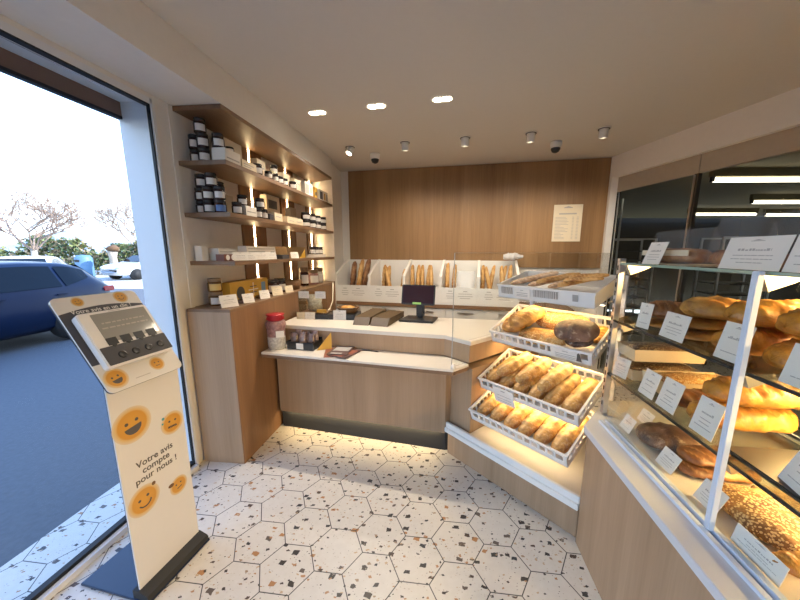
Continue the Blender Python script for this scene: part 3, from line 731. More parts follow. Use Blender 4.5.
carton(.395, .262, T2, .17, .08, .06, 'long cream box lying at the front edge, second shelf', 'paper_cream', [(-.4, .3, .55, .65, 'ink_soft'), (-.4, .1, .3, .4, 'ink_soft')])
carton(.745, .16, T2, .12, .06, .17, 'tall cream carton leaning beside the first light strip, second shelf', 'paper_cream', [(-.35, .35, .6, .68, 'ink_soft')])
jar(.52, .285, T2+e, .035, .078, 'single dark jar at the front below the first light strip, second shelf', G2)
carton(.835, .225, T2, .05, .05, .10, 'narrow cream carton right of the first light strip, second shelf', 'paper_cream', [(-.3, .3, .7, .85, 'ink')])
carton(.92, .2, T2, .08, .08, .092, 'dark carton under a raised jar, second shelf', 'dark_grey')
jar(.92, .2, T2+.0935, .034, .078, 'dark jar raised on a dark carton, second shelf', G2)
for i, (u, ws) in enumerate(((.665, 'first'), (.765, 'second'), (.845, 'third'), (.925, 'fourth'))):
    jar(u, .29, T2+e, .03, .06, '%s of four small dark jars lined along the front edge, second shelf' % ws, G2)
carton(1.04, .225, T2, .12, .06, .13, 'cream carton behind the small jars, second shelf', 'paper_cream')
jar(1.09, .285, T2+e, .034, .07, 'dark jar in the middle of the front edge, second shelf', G2)
carton(1.27, .22, T2, .14, .07, .13, 'cream carton left of the printed white boxes, second shelf', 'paper_cream', [(-.3, .3, .6, .7, 'ink_soft')])
carton(1.45, .25, T2, .20, .08, .135, 'white printed box, left one of the far pair, second shelf', 'paper', [(-.42, .0, .15, .85, 'ink_soft'), (.1, .42, .3, .7, 'beige')])
carton(1.62, .26, T2, .07, .07, .12, 'small yellow box between two white ones, second shelf', 'boxyellow', [(-.3, .3, .3, .6, 'ink')])
carton(1.83, .26, T2, .27, .08, .12, 'white box with dark picture at the far end, second shelf', 'paper', [(-.42, -.1, .15, .85, 'ink'), (.05, .2, .2, .8, 'boxyellow'), (.3, .45, .2, .8, 'ink_soft')])
# third shelf
jr, jh = .037, .084
for lay, nm in ((0, 'bottom'), (1, 'middle')):
    z = T3+e+lay*(jh+e)
    for (u, w), ps in zip(((.20, .055), (.165, .135), (.165, .215)), ('beside the wall', 'in the centre', 'on the outer side')):
        if lay == 0 and w > .2: jar(u, w, z, jr, jh, 'jar with blue label on the outer side of the pile, third shelf', G3, lab='label_blue')
        else: jar(u, w, z, jr, jh, 'dark jar %s of the %s layer of the big pile, third shelf' % (ps, nm), G3)
for (u, w), ps in zip(((.19, .075), (.165, .165)), ('nearer the wall', 'nearer the room')):
    jar(u, w, T3+e+2*(jh+e), jr, jh, 'dark jar on top of the big pile %s, third shelf' % ps, G3)
jar(.255, .272, T3+e, .034, jh, 'dark jar at the front right of the big pile, third shelf', G3)
carton(.34, .09, T3, .16, .09, .15, 'beige carton behind the big pile carrying a jar, third shelf', 'beige')
jar(.34, .09, T3+.1515, .035, jh, 'dark jar standing on a beige carton at the back, third shelf', G3)
carton(.375, .262, T3, .13, .08, .07, 'low white box at the front near the big pile, third shelf', 'paper', [(-.4, .4, .4, .5, 'ink_soft')])
jar(.345, .255, T3+.0715, .034, .075, 'dark jar standing on the low white box, third shelf', G3)
jar(.50, .272, T3+e, .035, .078, 'left lower jar of a little pyramid, third shelf', G3)
jar(.58, .272, T3+e, .035, .078, 'right lower jar of a little pyramid, third shelf', G3)
jar(.54, .272, T3+.08, .035, .075, 'top jar of a little pyramid, third shelf', G3)
carton(1.02, .09, T3, .22, .06, .25, 'beige gift box with dark windows at the back, third shelf', 'beige', [(-.38, .30, .55, .85, 'ink'), (-.38, .30, .12, .42, 'ink')])
carton(.66, .26, T3, .06, .07, .05, 'small black carton at the front, left of the cream box, third shelf', 'dark_grey')
carton(.765, .27, T3, .13, .06, .07, 'cream box at the front below the middle light strip, third shelf', 'paper_cream', [(-.3, .3, .5, .6, 'ink_soft')])
carton(1.08, .27, T3, .32, .06, .062, 'long cream box at the front of the far half, third shelf', 'paper_cream', [(-.4, -.1, .4, .5, 'ink_soft'), (.05, .4, .4, .5, 'ink_soft')])
carton(1.42, .09, T3, .12, .06, .2, 'beige carton standing behind the far jars, third shelf', 'beige')
for i, u in enumerate((1.38, 1.53, 1.68, 1.85)):
    ps = ('first', 'second', 'third', 'last')[i]
    jar(u, .265, T3+e, .046, .075, '%s jar from the window in the lower far row, third shelf' % ps, G3)
    jar(u+.02, .258, T3+.0765, .046, .075, '%s jar from the window in the upper far row, third shelf' % ps, G3)
# lowest shelf
carton(.15, .055, T4, .06, .05, .10, 'upright white packet by the wall, lowest shelf', 'paper')
carton(.36, .09, T4, .30, .09, .085, 'pale clear-lidded box at the back near the window, lowest shelf', 'white', [(-.45, .45, .7, .75, 'ink_soft')])
carton(.19, .205, T4, .13, .06, .045, 'low brown box with two round white labels, lowest shelf', 'boxbrown', [(-.36, -.06, .2, .8, 'paper', 1), (.06, .36, .2, .8, 'paper', 1)])
carton(.62, .18, T4, .42, .07, .105, 'long grey and white printed packet, lowest shelf', 'paper', [(-.45, .45, .78, .84, 'ink_soft'), (-.45, .1, .55, .62, 'ink_soft'), (-.4, .45, .32, .4, 'ink_soft'), (.3, .45, .1, .6, 'ink')])
carton(.86, .25, T4, .12, .09, .035, 'flat black tray in the middle, lowest shelf', 'dark_grey')
carton(1.28, .14, T4, .42, .12, .11, 'brown kraft tray in the far half, lowest shelf', 'kraft')
t = MB(); t.prism_y([(-.06, 0), (.06, 0), (.06, .09)], -.002, .002)
tag(obj('wedge_card', t, M['boxyellow'], None, LW.w(1.3, -.25, T4+.001), (0, 0, LW.rz)), 'yellow triangular card before the kraft tray, lowest shelf', 'card')
carton(1.66, .25, T4, .34, .09, .032, 'long white tray under three jars, lowest shelf', 'paper')
for i, u in enumerate((1.55, 1.66, 1.77)):
    jar(u, .25, T4+.034, .036, .085, '%s of the three jars on the white tray, lowest shelf' % ('left', 'middle', 'right')[i], G4)
for u, wd_, ps in ((.215, .105, 'nearest the window'), (.325, .105, 'second from the window'), (.47, .135, 'third from the window'), (.62, .09, 'fourth from the window'), (1.03, .09, 'farthest from the window')):
    card(LW, u, -.298, T4+.002, wd_, .058, 'small white price card on the lowest shelf, %s' % ps, 'price cards on the lowest shelf', 12, -25)
# cabinet top
jar(.165, .115, TC+.001, .045, .095, 'lower gold-labelled jar of the pair by the window', GC, 'jam_brown', 'lid_gold', 'label_w')
jar(.165, .115, TC+.097, .045, .095, 'upper gold-labelled jar of the pair by the window', GC, 'jam_brown', 'lid_gold', 'label_gold')
carton(.50, .13, TC, .50, .07, .15, 'long yellow gift box printed with dark and blue motifs', 'boxyellow',
       [(-.36, -.16, .1, .72, 'ink', 1), (-.06, .2, .45, .5, 'paper'), (.06, .08, .15, .85, 'paper'), (-.02, .16, .62, .67, 'ink'), (-.02, .16, .3, .35, 'ink'), (.3, .42, .1, .8, 'print_blue')])
for u, ps in ((.31, 'left'), (.56, 'right')):
    mb = MB(); mb.lathe([(0, .02), (.05, .02), (.06, .012), (.05, 0), (0, 0)], 18)
    tag(obj('biscuit_dish', mb, M['choc'], None, LW.w(u, -.225, TC+.001)), '%s dark round biscuit on the oak cabinet' % ps, 'biscuit', 'dark biscuits on the cabinet')
for u, w, wd_, h, ps in ((.10, .265, .115, .085, 'in front of the gold jars, the largest'), (.285, .285, .085, .07, 'in front of the yellow box'), (.50, .285, .085, .07, 'at the right end of the yellow box'), (.70, .285, .10, .08, 'before the dark bottles'), (.90, .29, .085, .065, 'farthest along the front edge')):
    card(LW, u, -w, TC+.002, wd_, h, 'cream price card on the oak cabinet, %s' % ps, 'price cards on the cabinet', 18, -28, 'paper_cream' if u > .6 else 'paper')
for u, w, r, h, ps in ((.825, .17, .055, .125, 'left dark jar with white label beside the yellow box'), (.95, .17, .055, .125, 'right dark jar with white label beside the yellow box')):
    jar(u, w, TC+.001, r, h, ps, GC)
mb = MB(); mb.lathe([(0, 0), (.09, 0), (.11, .09), (.10, .09), (.08, .012), (0, .012)], 20)
tag(obj('dark_basket', mb, M['wicker'], None, LW.w(1.15, -.17, TC+.001)), 'dark woven bowl behind the price cards on the cabinet', 'bowl')
for u, w, r, h, b, ps in ((1.5, .16, .05, .20, 'jam', 'tall dark jar with gold lid at the far end'), (1.66, .2, .06, .17, 'redcheck', 'jar of pink sweets at the far end'), (1.86, .18, .06, .18, 'greysweet', 'jar of silver sweets at the far end')):
    jar(u, w, TC+.001, r, h, ps+' of the cabinet', GC, b, 'lid_gold', 'label_w')

# ================================================================== SERVICE COUNTER
t = thing('service_counter', 'oak service counter with cream top and lower front ledge', 'counter', (0, 0, 0))
def bs(x, y): return tuple(BS.w(x, y)[:2])
base = [(-1.083, 2.530), (.286, 2.192), bs(-.006, .045), bs(.178, .045), bs(.178, .92), (-1.0, 3.07)]
mb = MB(); mb.prism(base, .001, .165); obj('kick_plate', mb, M['matt_black'], t)
panel = [(-1.078, 2.485), bs(-.006, -.026), bs(-.006, .03), bs(.183, .03), bs(.183, .92), (-1.005, 3.08)]
mb = MB(); mb.prism(panel, .166, .712); obj('front_panel', mb, M['oak'], t)
up = [(-1.07, 2.545), (-.06, 2.29), (.268, 2.216), (.420, 2.052), (1.10, 2.60), (1.05, 2.66), (.262, 2.80), (-1.0, 3.06)]
mb = MB(); mb.prism(up, .752, .876); obj('upper_panel', mb, M['oak'], t)
top = [(-1.075, 2.535), (-.06, 2.28), (.270, 2.206), (.425, 2.040), (1.11, 2.605), (1.06, 2.69), (.66, 2.75), (.268, 2.826), (-1.0, 3.08)]
mb = MB(); mb.prism(top, .877, .906); obj('worktop', mb, M['worktop'], t, bevel=.003)
led = [(-1.103, 2.275), (-.33, 2.085), (.293, 1.925), (.413, 2.024), (.40, 2.06), (.262, 2.21), (-1.07, 2.54)]
mb = MB(); mb.prism(led, .735, .751); obj('ledge_top', mb, M['worktop'], t, bevel=.002)
mb = MB(); mb.prism(led, .713, .7345); obj('ledge', mb, M['oak_flat'], t)
mb = MB(); mb.prism([(-1.06, 2.500), (.27, 2.170), (.274, 2.186), (-1.06, 2.516)], .1615, .1655); obj('light_strip', mb, M['led_soft'], t)

area_lamp('kick_glow', (-.395, 2.338, .158), (0, 0, -1), 2.2, 1.3, .012, (1, .74, .38), rz=(0, 0, R(90-104)))
# glass sneeze guard
t = thing('glass_screen', 'clear upright glass screen rising from the counter ledge', 'glass screen', (.285, 1.937, 0), (0, 0, R(90-50.6)))
mb = MB(); mb.prism_y([(0, .765), (.165, .765), (.165, .918), (2.55, .918), (2.55, 1.492), (0, 1.492)], -.004, .004); obj('glass_pane', mb, M['glass'], t)
mb = MB(); mb.box(-.0018, -.0005, -.003, .003, .765, 1.492); mb.box(-.0018, 2.55, -.003, .003, 1.4925, 1.494); obj('glass_edge', mb, plain('grey glass edge', (.40, .40, .36), .3), t)
mb = MB(); mb.lathe([(0, .752), (.014, .752), (.016, .765), (.014, .785), (0, .79)], 14, (.012, 0)); obj('clamp', mb, M['white'], t)

# goods on the ledge
ZL = .752
t = thing('sweets_bag', 'clear bag of pink and silver sweets with red top on the ledge', 'sweets bag', (-1.025, 2.385, ZL))
mb = MB(); mb.lathe([(0, 0), (.060, .0), (.066, .03), (.066, .10)], 20); obj('silver_sweets', mb, M['greysweet'], t)
mb = MB(); mb.lathe([(.066, .10), (.068, .15), (.076, .19), (.070, .215), (.045, .225)], 20); obj('pink_sweets', mb, M['redcheck'], t)
mb = MB()
vs = []; fs = []
n = 28
for j, (r, z) in enumerate(((.050, .222), (.062, .235), (.058, .262), (.064, .272), (0, .268))):
    for i in range(n):
        k = 1+(.10*sin(i*pi) if 0 else .12*((i % 2)*2-1)*(j in (1, 3))); vs.append((r*k*cos(2*pi*i/n), r*k*sin(2*pi*i/n), z))
for j in range(4):
    for i in range(n): fs.append((j*n+i, j*n+(i+1) % n, (j+1)*n+(i+1) % n, (j+1)*n+i))
mb.add(vs, fs, 0, True); obj('red_cap', mb, M['red'], t)
mb = MB(); mb.box(.0, .06, -.072, -.070, .10, .15); obj('price_label', mb, M['paper'], t, rot=(0, 0, .35))
LG = Frame(-.83, 2.335, 104)
t = thing('display_tray', 'black cardboard tray of sweets bags on the ledge', 'tray', LG.w(0, 0, ZL), (0, 0, LG.rz))
mb = MB(); mb.box(-.115, .115, 0, .004, 0, .06); mb.box(-.115, .115, .136, .14, 0, .075); mb.box(-.115, -.111, .004, .136, 0, .06); mb.box(.111, .115, .004, .136, 0, .06); mb.box(-.111, .111, .004, .136, 0, .004)
obj('tray_body', mb, M['black'], t)
mb = MB(); mb.box(-.03, .03, -.002, -.0005, .004, .05); obj('price_label', mb, M['paper'], t)
def pouch_mesh(r, w, h, mat):
    mb = MB(); vs = []; fs = []; n = 12
    for j, (k, d, z) in enumerate(((.8, .6, 0), (1, 1, .15), (1, 1.1, .45), (.95, .8, .75), (.8, .35, .9), (.95, .1, 1))):
        for i in range(n):
            a = 2*pi*i/n; q = 1+r.uniform(-.1, .1); vs.append((w/2*k*cos(a)*q, w*.28*d*sin(a)*q, h*z))
    for j in range(5):
        for i in range(n): fs.append((j*n+i, j*n+(i+1) % n, (j+1)*n+(i+1) % n, (j+1)*n+i))
    fs.append(tuple(range(n-1, -1, -1))); mb.add(vs, fs, 0, True)
    return mb.mesh('sweets_pouch', M[mat])
r = random.Random(2); pm = [pouch_mesh(r, .064, .115, 'choc'), pouch_mesh(r, .064, .125, 'pinkbag')]
for row in range(2):
    for i in range(3):
        o = link('sweets_pouch', pm[(i+row) % 2], None, LG.w(-.073+.072*i, .040+.060*row, ZL+.006), (R(-4), 0, LG.rz+r.uniform(-.15, .15)))
        tag(o, '%s dark pouch of sweets in the %s row of the black tray' % (('left', 'middle', 'right')[i], ('front', 'back')[row]), 'sweets pouch', 'pouches in the black tray')
mb = MB(); mb.prism_y([(-.055, 0), (.06, 0), (.06, .13)], -.001, .001)
tag(obj('wedge_card', mb, M['boxyellow'], None, (-.645, 2.335, ZL+.0008), (R(-8), 0, R(20))), 'yellow triangular card leaning at the sweets tray on the ledge', 'card')
for i, (x, y, a, m, lab) in enumerate(((-.545, 2.27, 10, 'leaflet_red', 'bottom reddish leaflet of the pile on the ledge'), (-.46, 2.24, -25, 'leaflet', 'dark leaflet in the middle of the pile on the ledge'), (-.50, 2.285, -8, 'leaflet', 'dark leaflet with grey print, topmost of the pile on the ledge'))):
    mb = MB(); mb.box(-.075, .075, -.105, .105, 0, .004)
    mb.box(-.06, .06, -.02, .075, .004, .0044, 1); mb.box(-.055, .03, -.09, -.06, .004, .0044, 1)
    tag(obj('leaflet', mb, [M[m], M['ink_soft'] if i == 2 else M['leaflet_red']], None, (x, y, ZL+.0055*i), (0, 0, R(a))), lab, 'leaflet', 'leaflets on the ledge')
mb = MB(); mb.tube([(-.06, 0, .004), (.0, .01, .004), (.07, 0, .004)], .004, 8); mb.tube([(.07, 0, .004), (.085, 0, .004)], [.004, .001], 8)
tag(obj('ballpoint_pen', mb, M['black'], None, (-.30, 2.305, ZL), (0, 0, R(-15))), 'black pen lying on the ledge beside the leaflets', 'pen')

# goods on the upper counter
ZC = .907
t = thing('till_terminal', 'black touch screen till on the counter', 'till', (.10, 2.70, ZC), (0, 0, R(-14)))
mb = MB(); mb.prism([(-.16, -.10), (.14, -.10), (.15, .12), (-.13, .12)], 0, .018); obj('base', mb, M['black'], t, bevel=.005)
mb = MB(); mb.box(-.035, .035, .03, .085, .018, .16); obj('pole', mb, M['black'], t, bevel=.012)
mon = MB(); mon.box(-.148, .148, -.012, .012, -.088, .088); mo = obj('monitor', mon, M['black'], t, (-.015, .03, .22), (R(-14), 0, 0), bevel=.006)
mb = MB(); mb.box(-.136, .136, -.0135, -.0121, -.074, .078); obj('screen', mb, M['screen'], mo)
mb = MB(); mb.box(-.045, .03, -.0145, -.0136, -.084, -.066); obj('green_sticker', mb, M['sticker_green'], mo)
def slab(x, y, az, L, w, lab):
    f = Frame(x, y, az+90)      # X to the right, Y away
    mb = MB(); mb.prism_x([(-.0, .0), (.055, .058), (L, .050), (L, 0)], -w/2, w/2)
    for i, p in enumerate(mb.f): pass
    o = obj('wooden_slab', mb, [M['slab'], M['slab_end']], None, f.w(0, 0, ZC), (0, 0, f.rz))
    for p in o.data.polygons:
        if p.normal.y < -.5: p.material_index = 1
    return tag(o, lab, 'slab', 'brown slabs on the counter')
slab(-.385, 2.505, 12, .52, .135, 'brown slab with sloped end, left one beside the bread basket')
slab(-.235, 2.47, 17, .44, .15, 'brown slab with sloped end, right one beside the till')
t = thing('card_holder_tray', 'long black tray at the shelf end of the counter', 'tray', (-.76, 2.735, ZC), (0, 0, R(-6)))
mb = MB(); mb.box(-.23, .30, -.01, .22, 0, .045); obj('tray_body', mb, M['black'], t, bevel=.004)
TZ = ZC+.046
CF = Frame(-.76, 2.725, 96)
for x, w, h, ps, m in ((-.19, .075, .062, 'at the shelf end', 'paper_cream'), (-.105, .09, .062, 'below the acrylic box', 'paper'), (.165, .115, .085, 'beside the bread basket, the largest', 'paper')):
    card(CF, x, -.006, ZC+.001, w, h, 'white price card against the black counter tray, %s' % ps, 'price cards on the counter', 4, 0, m)
t = thing('acrylic_box', 'clear acrylic display box with pale edge at the end of the counter', 'display box', (-.835, 2.80, TZ), (0, 0, R(-6)))
mb = MB(); mb.box(-.13, .13, -.055, -.052, 0, .20); mb.box(-.13, .13, .115, .118, 0, .24); mb.box(-.13, -.127, -.052, .115, 0, .2); obj('acrylic_sheet', mb, M['acrylic'], t)
mb = MB(); mb.tube([(.132, .12, .26), (.130, .10, .10), (.12, .04, .03), (.09, -.05, .004)], .005, 6); obj('edge_trim', mb, M['paper_cream'], t)
mb = MB(); mb.box(-.127, .127, -.052, .115, .001, .008); obj('shelf_base', mb, M['oak_flat'], t)
BF = Frame(-.835, 2.80, 96)
r = random.Random(9); nm = pouch_mesh(r, .14, .15, 'nougat'); o = link('nougat_bag', nm, None, BF.w(-.02, .045, TZ+.012), (0, 0, BF.rz)); tag(o, 'bag of pale nougat with dark nuts inside the acrylic box', 'sweets bag')
mb = MB(); mb.box(-.04, .04, -.012, .012, 0, .025); tag(obj('yellow_packet', mb, M['boxyellow'], None, BF.w(.07, -.032, TZ+.010), (0, 0, BF.rz)), 'small yellow packet at the foot of the acrylic box', 'packet')
for x, ps in ((-.075, 'left'), (.075, 'right')):
    card(BF, x, -.0585, TZ+.14, .095, .062, 'white price card on the acrylic box front, %s one of two' % ps, 'price cards on the acrylic box', 0)
t = thing('bread_basket', 'small woven basket with a sliced loaf on the black counter tray', 'basket', (-.545, 2.83, TZ))
mb = MB(); mb.lathe([(0, .001), (.075, .001), (.095, .045), (.088, .045), (.07, .01), (0, .01)], 24); obj('basket_body', mb, M['wicker'], t)
mb = MB(); mb.lathe([(.088, .04), (.098, .04), (.1, .05), (.09, .054), (.086, .048), (.088, .04)], 24); obj('rim', mb, M['wicker'], t)

# ================================================================== BREAD MAKER
_bm = {}
def loaf_mesh(kind, seed):
    k = (kind, seed)
    if k in _bm: return _bm[k]
    r = random.Random(seed*77+len(kind))
    P = {'baguette': (.56, .108, .082, 5, 'b_bag', .55), 'baguette_dark': (.54, .122, .09, 4, 'b_bag_dark', .55), 'baguette_grey': (.40, .085, .056, 4, 'b_bag_grey', .55),
         'country': (.335, .098, .092, 2, 'b_pale', .55), 'country_short': (.330, .097, .088, 2, 'b_pale', .55),
         'golden': (.27, .16, .10, 3, 'b_gold', .7), 'seeded': (.31, .15, .09, 0, 'b_seed', .7), 'rye': (.24, .20, .105, 0, 'b_dark', .85),
         'boule_gold': (.205, .19, .105, 2, 'b_gold', .9), 'boule_brown': (.215, .19, .10, 3, 'b_brown', .9), 'pan': (.34, .13, .085, 0, 'b_pale', .45),
         'pan_brown': (.22, .11, .08, 1, 'b_brown', .45), 'brioche': (.36, .17, .125, 3, 'b_orange', .65), 'tin_dark': (.36, .13, .06, 0, 'b_darkseed', .35),
         'tin_seed': (.33, .13, .065, 0, 'b_seed', .35), 'slab_seed': (.34, .26, .075, 0, 'b_bigseed', .5), 'flat': (.28, .13, .055, 3, 'b_brown', .6),
         'roll': (.20, .10, .065, 3, 'b_orange', .8), 'flat_gold': (.27, .16, .05, 2, 'b_gold', .6), 'sliced': (.13, .08, .05, 0, 'b_gold', .7), 'cake': (.22, .12, .075, 0, 'b_brown', .4)}[kind]
    L, W, H, sc, mat, e_ = P
    n, m = 48, 22
    bend = r.uniform(-.06, .06)*L*.3*(0 if kind.startswith('country') else 1)
    vs = []; score = []; ph = r.random()*6
    tops = [r.uniform(-1, 1) for _ in range(8)]
    for i in range(n+1):
        t = -1+2*i/n
        pr = max(0.0, 1-abs(t)**(2/e_ if e_ > .6 else 5))**(.5 if e_ > .5 else .35)
        pr = max(pr, .02)*(1+.03*sin(t*9+ph)+.02*sin(t*17+ph*2))
        for j in range(m):
            a = 2*pi*j/m
            y = cos(a); z = sin(a)
            flat = .55 if z < 0 else 1
            yy = W/2*pr*(abs(y)**.85)*(1 if y > 0 else -1); zz = H*.5*pr*z*flat if e_ < .6 else H*.5*(pr**.85)*z*flat
            s = 0
            if sc and z > .2:
                q = t*sc+ (y*.55 if sc > 2 else y*.15) + ph
                d = abs((q % 1)-.5)
                s = max(0, 1-d/.16)*max(0, (z-.2)/.8)*(1 if abs(t) < .85 else 0)
                if sc == 2: d = abs(y+.25*sin(t*2)); s = max(0, 1-d/.3)*(1 if abs(t) < .8 else 0)*(z > 0)
                zz -= H*.06*s; zz += H*.05*max(0, 1-abs(d-.22)/.1)*(z > 0)
            q3 = Vector((t*L*14+seed*5, y*W*14, z*H*14)); nzv = (noise.noise(q3)*.10+noise.noise(q3*2.7)*.05)*(.45 if kind == 'rye' else 1)
            vs.append((t*L/2*(1+.004*y), yy*(1+nzv)+bend*(1-t*t), zz*(1+nzv*1.3)+H*.275)); score.append(min(1, s*1.2)*.75)
    fs = []
    for i in range(n):
        for j in range(m): fs.append((i*m+j, i*m+(j+1) % m, (i+1)*m+(j+1) % m, (i+1)*m+j))
    fs.append(tuple(range(m))); fs.append(tuple(range(n*m+m-1, n*m-1, -1)))
    mb = MB(); mb.add(vs, [f[::-1] for f in fs], 0, True)
    me = mb.mesh(kind+'_loaf', M[mat]); me.name = kind+'_loaf'
    at = me.attributes.new('score', 'FLOAT', 'POINT')
    for i, s in enumerate(score): at.data[i].value = s
    zmin = min(v.co.z for v in me.vertices)
    for v in me.vertices: v.co.z -= zmin
    _bm[k] = me; return me
PLACED = {}
def loaf(name, kind, seed, mat4, label, group, cat='bread', scale=1.0, lift=None, step=.004):
    me = loaf_mesh(kind, seed)
    if lift is not None:
        # push the loaf along lift until it lies on its neighbours instead of in them
        sc_ = Matrix.Scale(scale, 4); polys = [tuple(p.vertices) for p in me.polygons]; L_ = Vector(lift).normalized()*step
        for k in range(90):
            tree = BVHTree.FromPolygons([(mat4 @ sc_) @ v.co for v in me.vertices], polys)
            if not any(tree.overlap(q) for q in PLACED.get(group, [])): break
            mat4 = Matrix.Translation(L_) @ mat4
        PLACED.setdefault(group, []).append(tree)
    o = bpy.data.objects.new(name, loaf_mesh(kind, seed)); COL.objects.link(o)
    loc, q, s = mat4.decompose(); o.location = loc; o.rotation_euler = q.to_euler(); o.scale = (scale,)*3 if not isinstance(scale, tuple) else scale
    return tag(o, label, cat, group)
def MX(loc, rot=(0, 0, 0)): return Matrix.Translation(loc) @ Euler(rot).to_matrix().to_4x4()

# sliced loaf in the little basket
loaf('sliced_bread', 'sliced', 1, MX((-.545, 2.83, TZ+.022), (0, 0, R(-10))), 'small pale sliced loaf in the woven basket on the counter', None)

# ================================================================== BREAD STAND
t = thing('bread_stand', 'low oak bread stand with white lip and steel crate rack', 'display stand', BS.w(0, 0), (0, 0, BS.rz))
mb = MB(); mb.prism([(.003, .001), (.938, .001), (.938, .69), (.19, .69), (.19, .026), (.003, .026)], .001, .205); obj('base', mb, M['oak'], t)
mb = MB(); mb.prism([(.003, 0), (.94, 0), (.94, .695), (.188, .695), (.188, .027), (.003, .027)], .206, .236); obj('deck', mb, M['worktop'], t)
mb = MB(); mb.box(-.003, .945, -.034, -.001, .185, .218); mb.box(-.003, .945, -.022, -.001, .218, .258); obj('lip', mb, M['white'], t, bevel=.003)
for x in (.235, .835):
    mb = MB(); mb.box(x-.014, x+.014, .650, .672, .237, 1.36); obj('rack_upright', mb, M['alu'], t)
    for (y0, zt, tl, hb) in ((-.005, .440, 21, .092), (.075, .650, 21, .092), (.185, .965, 23, .092), (.245, 1.283, 12, .092)):
        # arm runs under the crate floor, parallel to it
        ca, sa = cos(R(tl)), sin(R(tl)); off = hb+.012
        p0 = (x, y0+.16*ca+off*sa, zt+.16*sa-off*ca); p1 = (x, y0+.37*ca+off*sa, zt+.37*sa-off*ca)
        mb = MB(); mb.tube([p0, p1, (x, .652, p1[2]+.01)], .006, 8); obj('rack_arm', mb, M['steel'], t)

CR = []   # crate frames: world matrices
def crate(x, y, ztop, tilt, label, solid=False):
    W, DP, H = (.615 if solid else .655), .375, .092
    T = BS.w(x, y, 0)
    mat = Matrix.Translation((T.x, T.y, ztop)) @ Euler((R(tilt), 0, BS.rz)).to_matrix().to_4x4()
    o = thing('bread_crate', label, 'bread crate', (T.x, T.y, ztop), (R(tilt), 0, BS.rz), 'white plastic bread crates on the stand')
    mb = MB(); th = .006
    mb.box(0, W, 0, DP, -H, -H+.006)
    if solid:
        mb.box(0, W, 0, th, -H, 0); mb.box(0, W, DP-th, DP, -H, 0); mb.box(0, th, th, DP-th, -H, 0); mb.box(W-th, W, th, DP-th, -H, 0)
    else:
        for (ax, ln) in (('x', W), ('y', DP)):
            nwin = 13 if ax == 'x' else 8
            for side in (0, 1):
                def bx(a, b, z0, z1, tk=th):
                    if ax == 'x': mb.box(a, b, (0 if side == 0 else DP-tk), (tk if side == 0 else DP), z0, z1)
                    else: mb.box((0 if side == 0 else W-tk), (tk if side == 0 else W), a, b, z0, z1)
                bx(0, ln, -H, -.058); bx(0, ln, -.018, 0); bx(0, .022, -.06, -.016); bx(ln-.022, ln, -.06, -.016)
                for k in range(1, nwin):
                    c = .022+(ln-.044)*k/nwin; bx(c-.006, c+.006, -.06, -.016)
    mb.box(-.006, W+.006, -.006, .004, -.012, .0); mb.box(-.006, W+.006, DP-.004, DP+.006, -.012, 0); mb.box(-.006, .004, .004, DP-.004, -.012, 0); mb.box(W-.004, W+.006, .004, DP-.004, -.012, 0)
    obj('crate_body', mb, M['plastic_white'], o)
    CR.append(mat); return o
c3 = crate(.20, -.005, .440, 21, 'lowest white lattice crate, full of small country loaves')
c2 = crate(.205, .075, .650, 21, 'white lattice crate second from the bottom, full of long country loaves')
c1 = crate(.20, .185, .965, 23, 'white lattice crate second from the top, with round golden loaves and a rye loaf')
c0 = crate(.203, .245, 1.283, 12, 'topmost white crate with solid printed front, holding floured baguettes', True)
def clabel(c, x0, x1, z0, z1, big=False):
    mb = MB(); mb.box(x0, x1, -.010, -.0075, z0, z1)
    w = x1-x0; h = z1-z0
    mb.box(x0+.4*w, x0+.6*w, -.0108, -.010, z0+.8*h, z0+.86*h, 1)
    for k in (.5, .3, .15): mb.box(x0+.15*w, x1-.15*w, -.0108, -.010, z0+k*h, z0+k*h+.004, 1)
    obj('price_label', mb, [M['paper'], M['ink_soft']], c)
clabel(c2, .115, .265, -.145, -.018); clabel(c1, .43, .60, -.078, -.012)
mb = MB(); mb.prism_y([(.575, -.07), (.605, -.07), (.597, -.02), (.59, -.012), (.583, -.02)], -.0116, -.0105); obj('tower_mark', mb, M['ink'], c1)
clabel(c0, .13, .24, -.075, -.015)
for a, b in ((.03, .12), (.26, .42)):
    mb = MB(); x = a
    mb.box(a, b, -.0068, -.006, -.016, -.0145)
    while x < b:
        l = rnd.choice((.004, .007, .011)); mb.box(x, min(b, x+l*.7), -.0075, -.006, -.06, -.0155, 0); x += l+.003
    obj('bar_print', mb, M['ink_soft'], c0)
mb = MB(); mb.box(.50, .53, -.0075, -.006, -.06, -.02); obj('bar_print', mb, M['ink_soft'], c0)
# lamps under the crates
for k, (m4, pw) in enumerate(zip(CR[1:3]+[CR[0], CR[3]], (4.4, 4.2, .6, 3.0))):
    lab = ('crate lamp',)
    p = m4 @ Vector((.33, .13 if k < 2 else .12, -.110))
    t2 = Matrix.Translation(p) @ m4.to_3x3().to_4x4()
    loc, q, s = t2.decompose()
    o = thing('light_bar', 'slim warm light bar under %s' % ('the second lowest crate', 'the second highest crate', 'the lowest crate', 'the topmost crate')[k], 'light', loc, q.to_euler(), 'warm light bars under the crates')
    mb = MB(); mb.box(-.30, .30, -.012, .012, .006, .016); obj('housing', mb, M['alu'], o)
    mb = MB(); mb.box(-.295, .295, -.009, .009, .001, .0055); obj('light_strip', mb, M['led_soft'], o)
    dn = m4.to_3x3() @ Vector((0, -.15, -1))
    area_lamp('light_bar_glow', Vector(loc)+Vector((0, 0, -.004)), dn, pw, .58, .03, (1, .68, .28), rz=(m4.to_3x3().to_4x4() @ Euler((R(-6), 0, 0)).to_matrix().to_4x4()).to_euler())
